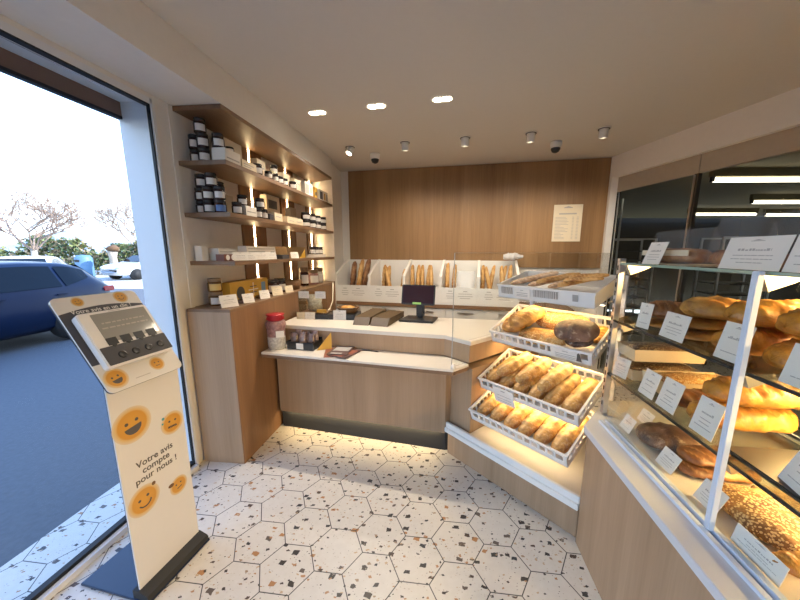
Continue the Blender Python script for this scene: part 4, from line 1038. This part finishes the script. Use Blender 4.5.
# loaves
H0 = -.085
r = random.Random(11)
GB = {0: 'small country loaves in the lowest crate', 1: 'long country loaves in the second crate', 2: 'loaves in the third crate', 3: 'baguettes in the top crate'}
ordn = ('leftmost', 'second from left', 'third from left', 'fourth from left', 'fifth from left', 'sixth from left', 'rightmost')
def upv(k): return CR[k].to_3x3() @ Vector((0, 0, 1))
for c, kd, where in ((0, 'country_short', 'lowest crate'), (1, 'country', 'second lowest crate')):
    for i in range(6):
        m4 = CR[c] @ MX((.066+.1046*i, .188, H0+.006), (0, 0, R(90-5+r.uniform(-1, 1))))
        loaf('country_loaf', kd, i % 5, m4, 'long floured country loaf in the %s, %s' % (where, ordn[i] if i < 5 else 'rightmost'), GB[c], scale=1.0, lift=upv(c))
    for i, x in enumerate((.16, .30, .44) if c else ()):
        m4 = CR[c] @ MX((x, .20, H0+.085), (R(2), 0, R(74+3*i)))
        loaf('country_loaf', kd, i+3, m4, 'floured country loaf lying across the others in the %s, %s one' % (where, ('left', 'middle', 'right')[i]), GB[c], scale=.9, lift=upv(c))
for kind, sd, x, y, z, a, lab, nm, s in (('golden', 1, .105, .20, .02, 72, 'oval golden loaf with slashes at the left of the third crate', 'golden_loaf', 1.0), ('seeded', 1, .32, .10, .01, 6, 'seeded loaf at the front of the third crate', 'seeded_loaf', 1.0),
        ('seeded', 2, .37, .272, .02, 3, 'large golden seeded loaf at the back of the third crate', 'seeded_loaf', 1.12), ('rye', 1, .54, .115, .0, 20, 'dark floured rye loaf lying under another in the third crate', 'rye_loaf', .62),
        ('golden', 2, .185, .17, .03, 66, 'golden slashed loaf piled beside the oval one in the third crate', 'golden_loaf', .95),
        ('rye', 2, .53, .115, .045, 10, 'big round dark rye loaf on top in the third crate', 'rye_loaf', 1.0), ('golden', 3, .59, .265, .0, 88, 'golden slashed loaf at the right back of the third crate', 'golden_loaf', .62)):
    loaf(nm, kind, sd, CR[2] @ MX((x, y, H0+.001+z), (0, 0, R(a))), lab, GB[2], scale=s, lift=upv(2))
for i in range(6):
    lab = ordn[i] if i < 5 else 'rightmost of the six'
    loaf('floured_baguette', 'baguette_grey' if i not in (3, 5) else 'baguette', i % 4, CR[3] @ MX((.13+.066*i, .185, H0+.062), (0, R(-3), R(50+r.uniform(-4, 4)))), 'floured baguette lying slanted in the top crate, %s' % lab, GB[3], scale=.50 if i in (3, 5) else .68, lift=upv(3))
for i in range(2):
    loaf('thin_baguette', 'baguette', i, CR[3] @ MX((.50+.01*i, .13+.05*i, H0+.075), (0, R(-2), R(20-4*i))), 'thin golden baguette at the right end of the top crate, %s one' % ('lower', 'upper')[i], GB[3], scale=.38, lift=upv(3))

# ================================================================== BACK COUNTER AND BAGUETTE BINS
t = thing('back_counter', 'white drawer counter with brown top along the back wall', 'counter', BW.w(0, 0), (0, 0, BW.rz))
mb = MB(); mb.box(-.055, 2.9, -.455, -.002, .05, .799); obj('carcass', mb, M['cab_white'], t)
mb = MB(); mb.box(-.055, 2.9, -.43, -.01, .001, .049); obj('kick_plate', mb, M['matt_black'], t)
mb = MB(); mb.box(-.06, 2.9, -.485, -.002, .80, .845); obj('worktop', mb, M['brown_edge'], t, bevel=.002)
for i in range(6):
    a = -.05+.49*i
    for z0, z1 in ((.58, .79), (.33, .572), (.06, .322)):
        mb = MB(); mb.box(a+.003, a+.487, -.474, -.456, z0, z1); d = obj('drawer', mb, M['cab_white'], t, bevel=.001)
        mb = MB(); mb.box(a+.15, a+.34, -.492, -.475, z1-.045, z1-.035); obj('handle', mb, M['steel'], d)
t = thing('baguette_bins', 'white five-bay baguette bins with sloping dividers', 'bread bin', BW.w(0, 0), (0, 0, BW.rz))
U0, SP = -.045, .464; ZB = .846
mb = MB(); mb.box(U0, U0+5*SP, -.021, -.003, ZB, 1.385); mb.box(U0-.012, U0+5*SP, -.478, -.021, ZB, ZB+.012); obj('bin_back', mb, M['white'], t)
for i in range(6):
    x = U0+SP*i; th = .034
    mb = MB(); mb.prism_x([(-.478, ZB+.012), (-.478, 1.20), (-.022, 1.392), (-.022, ZB+.012)], x-th/2, x+th/2); obj('divider', mb, M['white'], t)
for i in range(5):
    x0 = U0+SP*i+.018; x1 = U0+SP*(i+1)-.018
    mb = MB(); mb.box(x0, x1, -.478, -.466, ZB+.013, 1.062); p = obj('front_panel', mb, M['white'], t)
    for cx, w in ((.25, .055), (.68, .10)):
        mb = MB(); c = x0+(x1-x0)*cx
        mb.box(c-.025, c+.025, -.4795, -.4782, 1.015, 1.024)
        for z, k in ((.985, .9), (.955, 1), (.93, .7)): mb.box(c-w*k*.9, c+w*k*.9, -.4795, -.4782, z, z+.006)
        obj('printed_label', mb, M['ink_soft'], p)
def bag(b, x, kind, seed, lean, side, label, scale=1.0, zoff=0, yb=-.27):
    """baguette standing in bin b at x (0..1), lean back by lean deg, sideways by side deg"""
    L = {'baguette': .56, 'baguette_dark': .54}[kind]*scale
    u = U0+SP*(b+x)
    rot = Euler((0, 0, BW.rz)).to_matrix().to_4x4() @ Euler((-R(lean), R(side), 0)).to_matrix().to_4x4() @ Matrix.Rotation(-pi/2, 4, 'Y')
    # base point
    base = BW.w(u, yb, ZB+.03+zoff)
    ctr = base+rot.to_3x3() @ Vector((L/2, 0, 0))
    loaf('baguette', kind, seed, Matrix.Translation(ctr) @ rot, label, 'baguettes standing in the bins', scale=scale, lift=BW.w(0, -1)-BW.w(0, 0), step=.006)
bag(0, .36, 'baguette_dark', 1, 12, 2, 'dark upright baguette, left one in the first bin', .93)
bag(0, .68, 'baguette_dark', 2, 12, 9, 'dark baguette leaning right, in the first bin', 1.0)
bag(0, .60, 'baguette', 3, 10, 7, 'golden baguette behind the dark one in the first bin', .95, yb=-.21)
bag(1, .34, 'baguette', 1, 12, 0, 'upright thin baguette, left one in the second bin', .82)
bag(1, .46, 'baguette', 2, 12, 1, 'thin baguette beside the leaning one in the second bin', .80)
bag(1, .66, 'baguette', 4, 12, -14, 'thin baguette leaning left in the second bin', .82)
bag(1, .86, 'baguette', 3, 12, 5, 'short baguette by the right divider of the second bin', .72)
for i, (x, s) in enumerate(((.22, -3), (.36, 0), (.50, -2), (.64, 2), (.79, -3))):
    bag(2, x, 'baguette', i % 5, 12, s, 'upright baguette in the middle bin, %s' % ('leftmost', 'second from left', 'third from left', 'fourth from left', 'rightmost')[i], .83)
bag(3, .20, 'baguette', 2, 12, 0, 'upright baguette by the left divider of the fourth bin', .88)
bag(3, .36, 'baguette', 0, 12, 2, 'upright baguette beside the white paper bag in the fourth bin', .84, yb=-.2)
for i, (x, s) in enumerate(((.175, 0), (.32, 9), (.44, -12), (.58, 12), (.72, -4), (.86, 3))):
    bag(4, x, 'baguette', i % 5, 12, s, 'baguette in the last bin behind the top crate, %s' % (ordn[i] if i < 5 else 'rightmost'), .84, yb=-.27+.035*(i % 2))
t = thing('paper_bag', 'white paper bag standing in the fourth bin', 'paper bag', BW.w(U0+SP*3.66, -.36, ZB+.016), (R(-9), 0, BW.rz))
mb = MB(); vs = []; fs = []
for j in range(7):
    for i, (sx, sy) in enumerate(((-1, -.2), (-.4, -.35), (.3, -.25), (1, -.3), (1, .2), (.2, .25), (-.5, .2), (-1, .25))):
        k = 1+.03*sin(i*2.1+j); vs.append((.112*sx*k, .05*sy*k, .40*j/6))
for j in range(6):
    for i in range(8): fs.append((j*8+i, j*8+(i+1) % 8, (j+1)*8+(i+1) % 8, (j+1)*8+i))
mb.add(vs, fs, 0, True); obj('bag_body', mb, M['film_white'], t)
t = thing('plastic_bag', 'crumpled clear plastic bag on top of the last baguette bin', 'plastic bag', BW.w(U0+SP*4.86, -.12, 1.392), (0, 0, BW.rz))
mb = MB(); r = random.Random(4); vs = []; fs = []; n, m = 16, 9
for i in range(n+1):
    for j in range(m):
        a = 2*pi*j/m; k = (.3+.7*sin(pi*min(1, .12+i/n*.9)))*(1+r.uniform(-.3, .3))
        vs.append((-.10+.24*i/n, .06*k*cos(a), .05+.05*k*sin(a)))
for i in range(n):
    for j in range(m): fs.append((i*m+j, i*m+(j+1) % m, (i+1)*m+(j+1) % m, (i+1)*m+j))
mb.add(vs, fs, 0, True); obj('bag_body', mb, M['film_white'], t)

# ================================================================== DISPLAY CASE
t = thing('display_case', 'glass fronted bread display case on an oak base', 'display case', DC.w(0, 0), (0, 0, DC.rz))
mb = MB(); mb.prism([(-.168, -.117), (1.7, -.117), (1.7, .68), (-.41, .68), (-.41, .13)], .001, .612); obj('base', mb, M['oak'], t)
dk = [(-.200, -.122), (1.7, -.122), (1.7, .69), (-.50, .69), (-.50, .12)]
mb = MB(); mb.prism(dk, .613, .648); obj('deck', mb, plain('white case ledge', (.62, .63, .66), .4, noise=.02), t, bevel=.002)
mb = MB(); mb.box(-.24, 1.7, -.035, -.018, .649, .662); mb.box(-.24, 1.7, -.006, .012, .649, .668); obj('glass_rail', mb, M['alu_pale'], t)
mb = MB(); mb.prism([(-.235, .02), (1.7, .02), (1.7, .66), (-.49, .66), (-.49, .20)], .649, .656); obj('deck_liner', mb, M['worktop'], t)
mb = MB(); mb.box(-.25, 1.7, -.002, .004, .669, 1.45); obj('front_glass', mb, M['glass'], t)
mb = MB(); mb.box(.395, .413, -.022, -.003, .664, 1.452); obj('post', mb, M['alu_pale'], t, bevel=.002)
for x in (-.335,):
    mb = MB(); mb.box(x-.014, x+.014, .02, .045, .657, 1.47); u = obj('upright', mb, M['alu'], t)
    mb = MB()
    for k in range(18): mb.box(x-.006, x+.002, .0185, .0199, .70+.042*k, .722+.042*k)
    obj('slot', mb, M['matt_black'], u)
for z, nmz in ((1.450, 'top'), (1.170, 'mid'), (.893, 'low')):
    x0 = -.30
    mb = MB(); mb.prism([(x0, .012), (1.7, .012), (1.7, .44), (x0-.14, .44), (x0-.14, .16)], z-.008, z); s = obj('shelf', mb, M['glass_shelf'], t)
    mb = MB(); mb.box(x0, 1.7, .008, .0118, z-.009, z+.001); obj('edge_strip', mb, M['glass_edge'] if nmz == 'top' else M['matt_black'], s)
    for x in (-.27, .37):
        mb = MB(); mb.prism_x([(.02, z-.009), (.14, z-.009), (.10, z-.03), (.04, z-.055)], x-.012, x+.012); obj('bracket', mb, M['steel'], s)
for z, pw in ((1.440, 26), (1.160, 24), (.883, 16)):
    mb = MB(); mb.box(.10, 1.65, .40, .425, z-.012, z); l = obj('lamp_housing', mb, M['alu'], t)
    mb = MB(); mb.box(.11, 1.64, .402, .423, z-.0165, z-.0125); obj('light_strip', mb, M['led_soft'], l)
    p = DC.w(.82, .40, z-.02); q = DC.w(.62, .18, z-.25)
    area_lamp('case_glow', p, q-p, pw, 1.4, .03, (1, .64, .24), rz=(R(-32), 0, DC.rz))

GS = {'t': 'wrapped breads on the top glass shelf', '2': 'loaves on the second glass shelf', '3': 'loaves on the third glass shelf', 'd': 'loaves on the bottom deck of the case'}
def dl(nm, kind, seed, x, y, z, a, lab, g, s=1.0, tilt=0): return loaf(nm, kind, seed, MX(DC.w(x, y, z+.001), (R(tilt), 0, DC.rz+R(a))), lab, GS[g], scale=s, lift=(0, 0, 1))
z2, z3, zd = 1.1715, .8945, .6575
dl('flat_loaf', 'flat_gold', 1, -.14, .20, z2, 90, 'flat golden loaf under the dark round one, second shelf of the case', '2', 1.0)
dl('flat_loaf', 'flat_gold', 2, .045, .20, z2, 88, 'lower flat golden loaf under the golden round one, second shelf of the case', '2', 1.0)
dl('flat_loaf', 'flat_gold', 3, .045, .20, z2+.04, 91, 'upper flat golden loaf under the golden round one, second shelf of the case', '2', 1.0)
dl('round_loaf', 'boule_brown', 1, -.13, .145, z2+.045, 60, 'dark brown round loaf at the far end, second shelf of the case', '2', .9)
dl('round_loaf', 'boule_gold', 2, .055, .175, z2+.085, 100, 'golden round loaf in the middle, second shelf of the case', '2', 1.0)
dl('flat_loaf', 'flat_gold', 4, -.17, .37, z2, 80, 'flat golden loaf at the back of the far end, second shelf of the case', '2', .5)
dl('golden_loaf', 'brioche', 1, .225, .218, z2, 90, 'bright golden loaf behind the post, lower of two, second shelf of the case', '2', .88)
dl('golden_loaf', 'brioche', 2, .23, .235, z2+.08, 92, 'bright golden loaf behind the post, upper of two, second shelf of the case', '2', .88)
dl('golden_loaf', 'brioche', 3, .40, .222, z2, 89, 'bright golden loaf right of the post, lower of two, second shelf of the case', '2', .88)
dl('golden_loaf', 'brioche', 4, .395, .24, z2+.08, 91, 'bright golden loaf right of the post, upper of two, second shelf of the case', '2', .88)
dl('golden_loaf', 'brioche', 5, .60, .22, z2, 90, 'bright golden loaf nearest the camera, second shelf of the case', '2', .88)
def paper_case(x, y, z, a, L, W, H, mat, lab):
    mb = MB(); v = [(-L/2, -W/2, 0), (L/2, -W/2, 0), (L/2, W/2, 0), (-L/2, W/2, 0)]
    o = [(p[0]*1.06, p[1]*1.08, H) for p in v]
    mb.add(v+o, [(0, 3, 2, 1), (0, 1, 5, 4), (1, 2, 6, 5), (2, 3, 7, 6), (3, 0, 4, 7)])
    return tag(obj('paper_case', mb, M[mat], None, DC.w(x, y, z), (0, 0, DC.rz+R(a))), lab, 'paper case', 'baking paper cases in the display case')
def tin(x, y, z, a, kind, seed, L, H, lab1, lab2, s=1.0):
    paper_case(x, y, z+.001, a, L, .140, H, 'parch', lab1)
    dl('tin_loaf', kind, seed, x, y, z+H*.62, a, lab2, 'tins', s)
GS['tins'] = 'tin loaves in paper cases, third shelf'
tin(-.268, .222, z3, 90, 'tin_dark', 1, .30, .052, 'pale baking paper case under the stacked dark seeded loaf, third shelf', 'dark seeded tin loaf under another one, far end of third shelf', .78)
tin(-.268, .222, z3+.096, 90, 'tin_dark', 2, .30, .058, 'pale baking paper case of the topmost dark seeded loaf, third shelf', 'topmost dark seeded tin loaf in a paper case, far end of third shelf', .78)
tin(-.10, .25, z3, 90, 'tin_seed', 2, .29, .064, 'pale baking paper case of the pale seeded loaf, middle of third shelf', 'pale seeded tin loaf in a paper case, middle of third shelf', .8)
dl('brown_loaf', 'pan_brown', 1, .045, .19, z3, 90, 'small glossy brown loaf between the pale seeded tin loaf and the orange loaves, third shelf', '3', 1.0)
dl('orange_loaf', 'brioche', 5, .185, .215, z3, 90, 'large orange loaf behind the post, lower of two, third shelf', '3', .9)
dl('orange_loaf', 'brioche', 4, .205, .235, z3+.075, 92, 'large orange loaf behind the post, upper of two, third shelf', '3', .9)
dl('orange_loaf', 'brioche', 1, 1.08, .25, z3, 90, 'orange loaf nearest the camera, third shelf', '3', .9)
mb = MB(); mb.box(-.28, .32, -.17, .17, 0, .014); tag(obj('baking_tray', mb, M['tray'], None, DC.w(.62, .205, z3+.001), (0, 0, DC.rz), bevel=.004), 'empty dark tray at the near end of the third shelf', 'tray')
dl('dark_loaf', 'rye', 2, -.05, .165, zd, 80, 'dark round loaf with a floured crust at the far end of the deck', 'd', 1.0)
dl('dark_loaf', 'flat', 3, .12, .222, zd, 88, 'flat brown loaf with chunks in the middle of the deck', 'd', 1.0)
dl('dark_loaf', 'flat', 4, .115, .225, zd+.04, 94, 'flat brown loaf lying on another in the middle of the deck', 'd', .95)
dl('seeded_slab', 'slab_seed', 1, .365, .262, zd, 90, 'large flat loaf thickly covered in seeds beside the post', 'd', 1.05)
dl('seeded_slab', 'slab_seed', 2, .70, .30, zd, 88, 'large seeded loaf nearest the camera on the deck', 'd', 1.0)
dl('crescent_roll', 'roll', 1, .55, .115, zd+.004, 80, 'small glossy golden roll at the front of the deck', 'd', .8)
dl('orange_loaf', 'brioche', 2, .93, .25, zd, 90, 'orange loaf at the near end of the deck', 'd', .95)
# wrapped breads on the top shelf
zt = 1.4515
for i, (x, kind, lab, w, h) in enumerate(((-.125, 'cake', 'cellophane bag with a fruit loaf at the far end, top glass shelf', .29, .14), (.145, 'cake', 'cellophane bag behind the large price card, top glass shelf', .17, .17), (.355, 'flat', 'cellophane bag right of the large price card, top glass shelf', .19, .165), (.63, 'cake', 'cellophane bag nearest the camera, top glass shelf', .24, .15))):
    tt = thing('wrapped_bread', lab, 'wrapped bread', DC.w(x, .15, zt), (0, 0, DC.rz+R((3, -2, 3, 0)[i])), GS['t'])
    b = link('bread', loaf_mesh(kind, i), tt, (0, 0, .003)); b.scale = (.95*w/.30*1.25, 1, .95) if i else (1.15, 1.0, 1.05)
    if i == 0:
        mb = MB(); mb.box(-.13, .13, -.068, .068, .0, .0025); mb.box(-.13, .13, -.0705, -.068, .035, .058); obj('card_band', mb, M['paper_cream'], tt)
    mb = MB(); vs = []; fs = []; r = random.Random(i)
    for j in range(5):
        for k in range(16):
            a = 2*pi*k/16; dep = .075*(1-.75*(j/4)**2); q = 1+r.uniform(-.05, .05)
            cx = abs(cos(a))**.5*(1 if cos(a) > 0 else -1); sy = abs(sin(a))**.7*(1 if sin(a) > 0 else -1)
            vs.append((w/2*cx*q, dep*sy*q, h*j/4+.001))
    for j in range(4):
        for k in range(16): fs.append((j*16+k, j*16+(k+1) % 16, (j+1)*16+(k+1) % 16, (j+1)*16+k))
    mb.add(vs, fs, 0, True); obj('wrapper', mb, M['film'], tt)
# price cards in the case
GP = 'price cards in the display case'
for x, y, z, w, h, yaw, tl, lab in (
        (-.115, .03, zt, .11, .095, 0, 18, 'white price card at the far end of the top glass shelf'),
        (.315, .03, zt, .185, .097, 0, 14, 'large white price card with a dark title on the top glass shelf'),
        (.475, .03, zt, .12, .097, 0, 14, 'white price card at the edge of the picture on the top glass shelf'),
        (-.12, .035, z2+.001, .065, .11, 12, 8, 'narrow bright price card at the far end of the second shelf'),
        (.06, .032, z2+.001, .125, .10, 0, 12, 'white price card below the golden round loaf, second shelf'),
        (.305, .032, z2+.001, .095, .118, 0, 12, 'white price card left of the post, second shelf'),
        (.535, .032, z2+.001, .15, .105, 0, 12, 'white price card with a dark title right of the post, second shelf'),
        (-.245, .035, z3+.001, .085, .095, 14, 12, 'white price card in front of the dark seeded tin loaf, third shelf'),
        (-.035, .032, z3+.001, .095, .11, 0, 14, 'white price card below the dark seeded tin loaf, left of a pair, third shelf'),
        (.085, .032, z3+.001, .10, .12, 0, 14, 'white price card below the pale seeded tin loaf, right of a pair, third shelf'),
        (.26, .032, z3+.001, .095, .125, 0, 12, 'white price card before the orange loaves, third shelf'),
        (.535, .05, z3+.0145, .12, .10, -14, 20, 'bright white price card on the dark tray, third shelf')):
    card(DC, x, y, z, w, h, lab, GP, tl, yaw)
for x, y, w, h, yaw, tl, lab in (
        (-.24, .17, .09, .065, 0, 25, 'cream price card at the back of the far deck'),
        (-.165, .045, .08, .07, 0, 25, 'white price card before the dark round loaf on the deck'),
        (.11, .044, .09, .075, 0, 25, 'white price card before the flat brown loaf on the deck'),
        (.30, .05, .09, .08, 0, 25, 'white price card left of the post on the deck'),
        (.50, .028, .14, .06, 0, 12, 'grey price card seen edge-on right of the post on the deck')):
    card(DC, x, y, zd+.001, w, h, lab, GP, tl, yaw)
cd = [o for o in bpy.data.objects if o.get('label', '').startswith('white price card with a dark title right')][0]
text('lettering', 'Viennois', .026, M['ink'], cd, (0, -.0013, .066), (pi/2, 0, 0))

# ================================================================== WORKROOM
for (x, y), L, lab in (((3.11, 3.39), 1.25, 'bright fluorescent tube nearest the glass wall'), ((5.05, 4.82), 1.25, 'fluorescent tube in the middle of the workroom'), ((5.45, 6.33), 1.24, 'fluorescent tube farthest back in the workroom'), ((7.0, 6.4), 1.2, 'fluorescent tube in the far corner of the workroom')):
    t = thing('fluorescent_light', lab, 'ceiling light', (x, y, 2.2), (0, 0, R(-2)), 'workroom fluorescent tubes')
    mb = MB(); mb.box(-.03, L+.03, -.025, .025, .06, .138); obj('housing', mb, M['work_ceil'], t)
    mb = MB(); mb.tube([(0, 0, .03), (L, 0, .03)], .024, 10); obj('tube', mb, M['tube'], t)
    mb = MB(); mb.box(-.02, 0, -.02, .02, .01, .06); mb.box(L, L+.02, -.02, .02, .01, .06); obj('end_cap', mb, M['dark_grey'], t)
for (x, y), lab in (((3.35, 4.9), 'steel tray trolley behind the glass at the far end'), ((4.3, 4.2), 'steel tray trolley in the middle of the dim workroom'), ((5.2, 2.6), 'steel tray trolley behind the display case')):
    t = thing('tray_trolley', lab, 'trolley', (x, y, 0), (0, 0, R(-12)), 'tray trolleys in the workroom')
    mb = MB()
    for sx in (-.28, .28):
        for sy in (-.2, .2): mb.box(sx-.012, sx+.012, sy-.012, sy+.012, .08, 1.7)
    mb.box(-.28, .28, -.21, -.19, 1.68, 1.7); mb.box(-.28, .28, .19, .21, 1.68, 1.7)
    obj('trolley_frame', mb, M['steel'], t)
    for k in range(10):
        mb = MB(); mb.box(-.265, .265, -.19, .19, .25+.14*k, .265+.14*k); obj('tray', mb, M['tray'], t)
    for sx in (-.28, .28):
        for sy in (-.2, .2):
            mb = MB(); mb.T = Matrix.Translation((sx, sy, .04)) @ Matrix.Rotation(pi/2, 4, 'X'); mb.lathe([(0, -.015), (.04, -.015), (.04, .015), (0, .015)], 12); obj('castor', mb, M['black'], t)

# ================================================================== FEEDBACK KIOSK
t = thing('feedback_kiosk', 'white customer feedback kiosk with yellow smileys by the window', 'kiosk', KI.w(0, 0), (0, 0, KI.rz))
mb = MB(); mb.box(-.012, .31, -.055, .33, .001, .012); obj('base_plate', mb, M['base_sky_tint'], t, bevel=.002)
mb = MB(); mb.prism_x([(-.052, .0125), (-.046, .035), (-.004, .052), (.03, .052), (.03, .0125)], -.008, .306); obj('foot_rail', mb, M['matt_black'], t)
mb = MB(); mb.box(-.0, .298, -.002, .004, .053, .985); pn = obj('panel', mb, M['kiosk_white'], t)
mb = MB(); mb.box(.0005, .2975, .0041, .008, .053, .985); obj('panel_back', mb, M['black'], t)
def smile(parent, x, z, r, y, kind, sx=1.0, rot=0.0):
    n = 36; vs = [(r*1.25*cos(2*pi*i/n), y, r*1.25*sin(2*pi*i/n)) for i in range(n)]+[(0, y, 0)]
    mb = MB(); mb.add(vs, [(i, (i+1) % n, n) for i in range(n)])
    me = mb.mesh('smiley', [M['smiley']]); uv = me.uv_layers.new(name='r')
    for p in me.polygons:
        for li in p.loop_indices:
            v = me.vertices[me.loops[li].vertex_index].co; uv.data[li].uv = (v.x/(r*1.25), v.z/(r*1.25))
    o = link('smiley', me, parent, (x, 0, z), (0, R(rot), 0))
    f = MB(); yy = y-.0005
    f.disc(-r*.33, r*.22, r*.12, yy, 12); f.disc(r*.33, r*.22, r*.12, yy, 12)
    if kind == 'grin':
        pts = [(r*.55*cos(a), r*(-.12)+r*.55*sin(a)) for a in [pi+pi*i/12 for i in range(13)]]
        f.prism_y(pts, yy, yy+.0003)
    elif kind == 'smile':
        pts = [(r*.5*cos(pi*1.12+pi*.76*i/10), yy, -r*.05+r*.5*sin(pi*1.12+pi*.76*i/10)) for i in range(11)]; f.tube(pts, r*.055, 5)
    elif kind == 'wavy':
        pts = [(-r*.45+r*.9*i/12, yy, -r*.38+r*.09*(1 if i % 2 else -1)) for i in range(13)]; f.tube(pts, r*.06, 5)
    else:
        f.tube([(-r*.3, yy, -r*.38), (r*.35, yy, -r*.3)], r*.055, 5)
    obj('face', f, M['ink'], o)
    return o
yp = -.0026
smile(pn, .072, .79, .062, yp, 'grin', rot=-8); s = smile(pn, .238, .707, .044, yp, 'wavy', rot=5)
smile(pn, .072, .435, .054, yp, 'smile', rot=-10); s4 = smile(pn, .228, .385, .036, yp, 'flat', rot=-6)
mb = MB(); mb.disc(.198, .745, .007, -.0028, 12); mb.disc(.193, .722, .005, -.0028, 12); obj('sweat_drop', mb, plain('teal print', (.08, .33, .36), .5), pn)
mb = MB(); mb.disc(.192, .408, .012, -.0029, 12, sx=1.2, sz=.8); mb.disc(.118, .482, .009, -.0029, 12); obj('dark_tuft', mb, M['wicker'], pn)
for body, z in (('Votre avis', .603), ('compte', .567), ('pour nous !', .531)):
    text('lettering', body, .040, M['ink'], pn, (.143, -.0024, z), (pi/2, 0, 0), bold=.0006)
# tilted head: A3 board leaning back by 33 degrees
hd = bpy.data.objects.new('head', None); COL.objects.link(hd); hd.parent = t; hd.location = (0, -.032, .962); hd.rotation_euler = (R(-32.9), 0, 0)
def rrect(x0, x1, z0, z1, r, n=6):
    p = []
    for cx, cz, a0 in ((x1-r, z1-r, 0), (x0+r, z1-r, 90), (x0+r, z0+r, 180), (x1-r, z0+r, 270)):
        for i in range(n+1): a = R(a0+90*i/n); p.append((cx+r*cos(a), cz+r*sin(a)))
    return p
mb = MB(); mb.prism_y(rrect(-.006, .302, 0, .424, .022), -.002, .004)
hb = obj('head_board', mb, M['kiosk_white'], hd)
mb = MB(); mb.prism_y(rrect(-.0055, .3015, .0005, .4235, .022), .0045, .012); obj('board_back', mb, M['black'], hd)
arc = [(-.0058, .125), (.3018, .125), (.3018, .352)]+[(.3018-.3076*i/16, .352+.020*sin(pi*i/16)) for i in range(1, 16)]+[(-.0058, .352)]
mb = MB(); mb.prism_y(arc, -.0026, -.0021); obj('dark_band', mb, M['dark_grey'], hd)
text('lettering', 'Votre avis en un clic !', .025, M['paper'], hd, (.143, -.003, .3545), (pi/2, 0, 0))
mb = MB(); mb.prism_y(rrect(.018, .282, .088, .330, .014), -.038, -.003); dv = obj('device', mb, M['kiosk_dev'], hd, bevel=.004)
mb = MB(); mb.prism_y(rrect(.060, .268, .190, .318, .003), -.0388, -.0381)
for z, a, b in ((.270, .08, .245), (.248, .072, .25)):
    x = a
    while x < b: l = rnd.uniform(.008, .022); mb.box(x, min(b, x+l), -.0393, -.0388, z, z+.006, 1); x += l+.005
obj('screen', mb, [M['screen_grey'], M['ink_soft']], dv)
mb = MB(); mb.box(.128, .172, -.0388, -.0382, .3215, .324); obj('camera_slot', mb, M['ink_soft'], dv)
mb = MB(); mb.prism_y(rrect(.024, .281, .096, .174, .004), -.0388, -.0381); kp = obj('keypad', mb, M['dark_grey'], dv)
for k in range(4):
    c = .078+.052*k
    mb = MB(); mb.box(c-.019, c+.019, -.0398, -.0389, .176, .208); mb.prism_y([(c-.01, .176), (c+.01, .176), (c, .166)], -.0398, -.0389); obj('answer_key', mb, M['black'], dv)
    mb = MB(); mb.T = Matrix.Translation((c+.006, -.0389, .128)) @ Matrix.Rotation(pi/2, 4, 'X'); mb.lathe([(0, .0022), (.010, .0022), (.014, .0032), (.0155, 0)], 20); obj('button', mb, M['black'], kp)
smile(hd, .040, .052, .034, -.0026, 'grin', rot=-10); smile(hd, .205, .055, .025, -.0026, 'flat', rot=5)
smile(hd, .075, .398, .017, -.0026, 'smile', rot=-5); smile(hd, .232, .397, .023, -.0026, 'smile')
mb = MB(); mb.box(.10, .16, -.0026, -.0021, .024, .0265); obj('small_print', mb, M['ink_soft'], hd)

# ================================================================== LIGHT AND CAMERA
sun = bpy.data.lights.new('sun', 'SUN'); sun.energy = 9.0; sun.color = (1, .93, .82); sun.angle = R(.6)
so = bpy.data.objects.new('sun', sun); COL.objects.link(so)
el = R(33); az = R(82)
sv = Vector((sin(az)*cos(el), cos(az)*cos(el), sin(el))); so.rotation_euler = aim_rot(-sv); so.location = (30, -10, 25)
wd = bpy.data.worlds.new('sky'); SC.world = wd; wd.use_nodes = True
nt = wd.node_tree; bg = nt.nodes['Background']
tc = N(nt, 'ShaderNodeTexCoord'); sp = N(nt, 'ShaderNodeSeparateXYZ'); nt.links.new(tc.outputs['Generated'], sp.inputs[0])
rp = N(nt, 'ShaderNodeValToRGB'); e_ = rp.color_ramp.elements
e_[0].position = 0; e_[0].color = (.84, .94, 1, 1); e_[1].position = 1; e_[1].color = (.16, .34, .80, 1)
x = e_.new(.18); x.color = (.68, .84, 1, 1); x = e_.new(.5); x.color = (.34, .56, 1, 1)
nt.links.new(sp.outputs['Z'], rp.inputs[0]); nt.links.new(rp.outputs[0], bg.inputs['Color']); bg.inputs['Strength'].default_value = 3.6

cam = bpy.data.cameras.new('camera'); co = bpy.data.objects.new('camera', cam); COL.objects.link(co); SC.camera = co
cam.sensor_fit = 'HORIZONTAL'; cam.sensor_width = 36; cam.lens = 315.0/800*36
cam.clip_start = .02; cam.clip_end = 900
cam.shift_x = -(407.74-400)/800; cam.shift_y = (307.43-300)/800
co.location = (0, 0, 1.5)
co.rotation_euler = (Matrix.Rotation(R(90-10.046), 4, 'X') @ Matrix.Rotation(R(.183), 4, 'Z')).to_euler()

SC.view_settings.view_transform = 'Standard'; SC.view_settings.look = 'None'; SC.view_settings.gamma = 1; SC.view_settings.exposure = 0; SC.view_settings.use_curve_mapping = False
cy = SC.cycles
cy.use_denoising = True; cy.max_bounces = 10; cy.diffuse_bounces = 5; cy.glossy_bounces = 4; cy.transparent_max_bounces = 24
cy.caustics_reflective = False; cy.caustics_refractive = False; cy.sample_clamp_indirect = 6
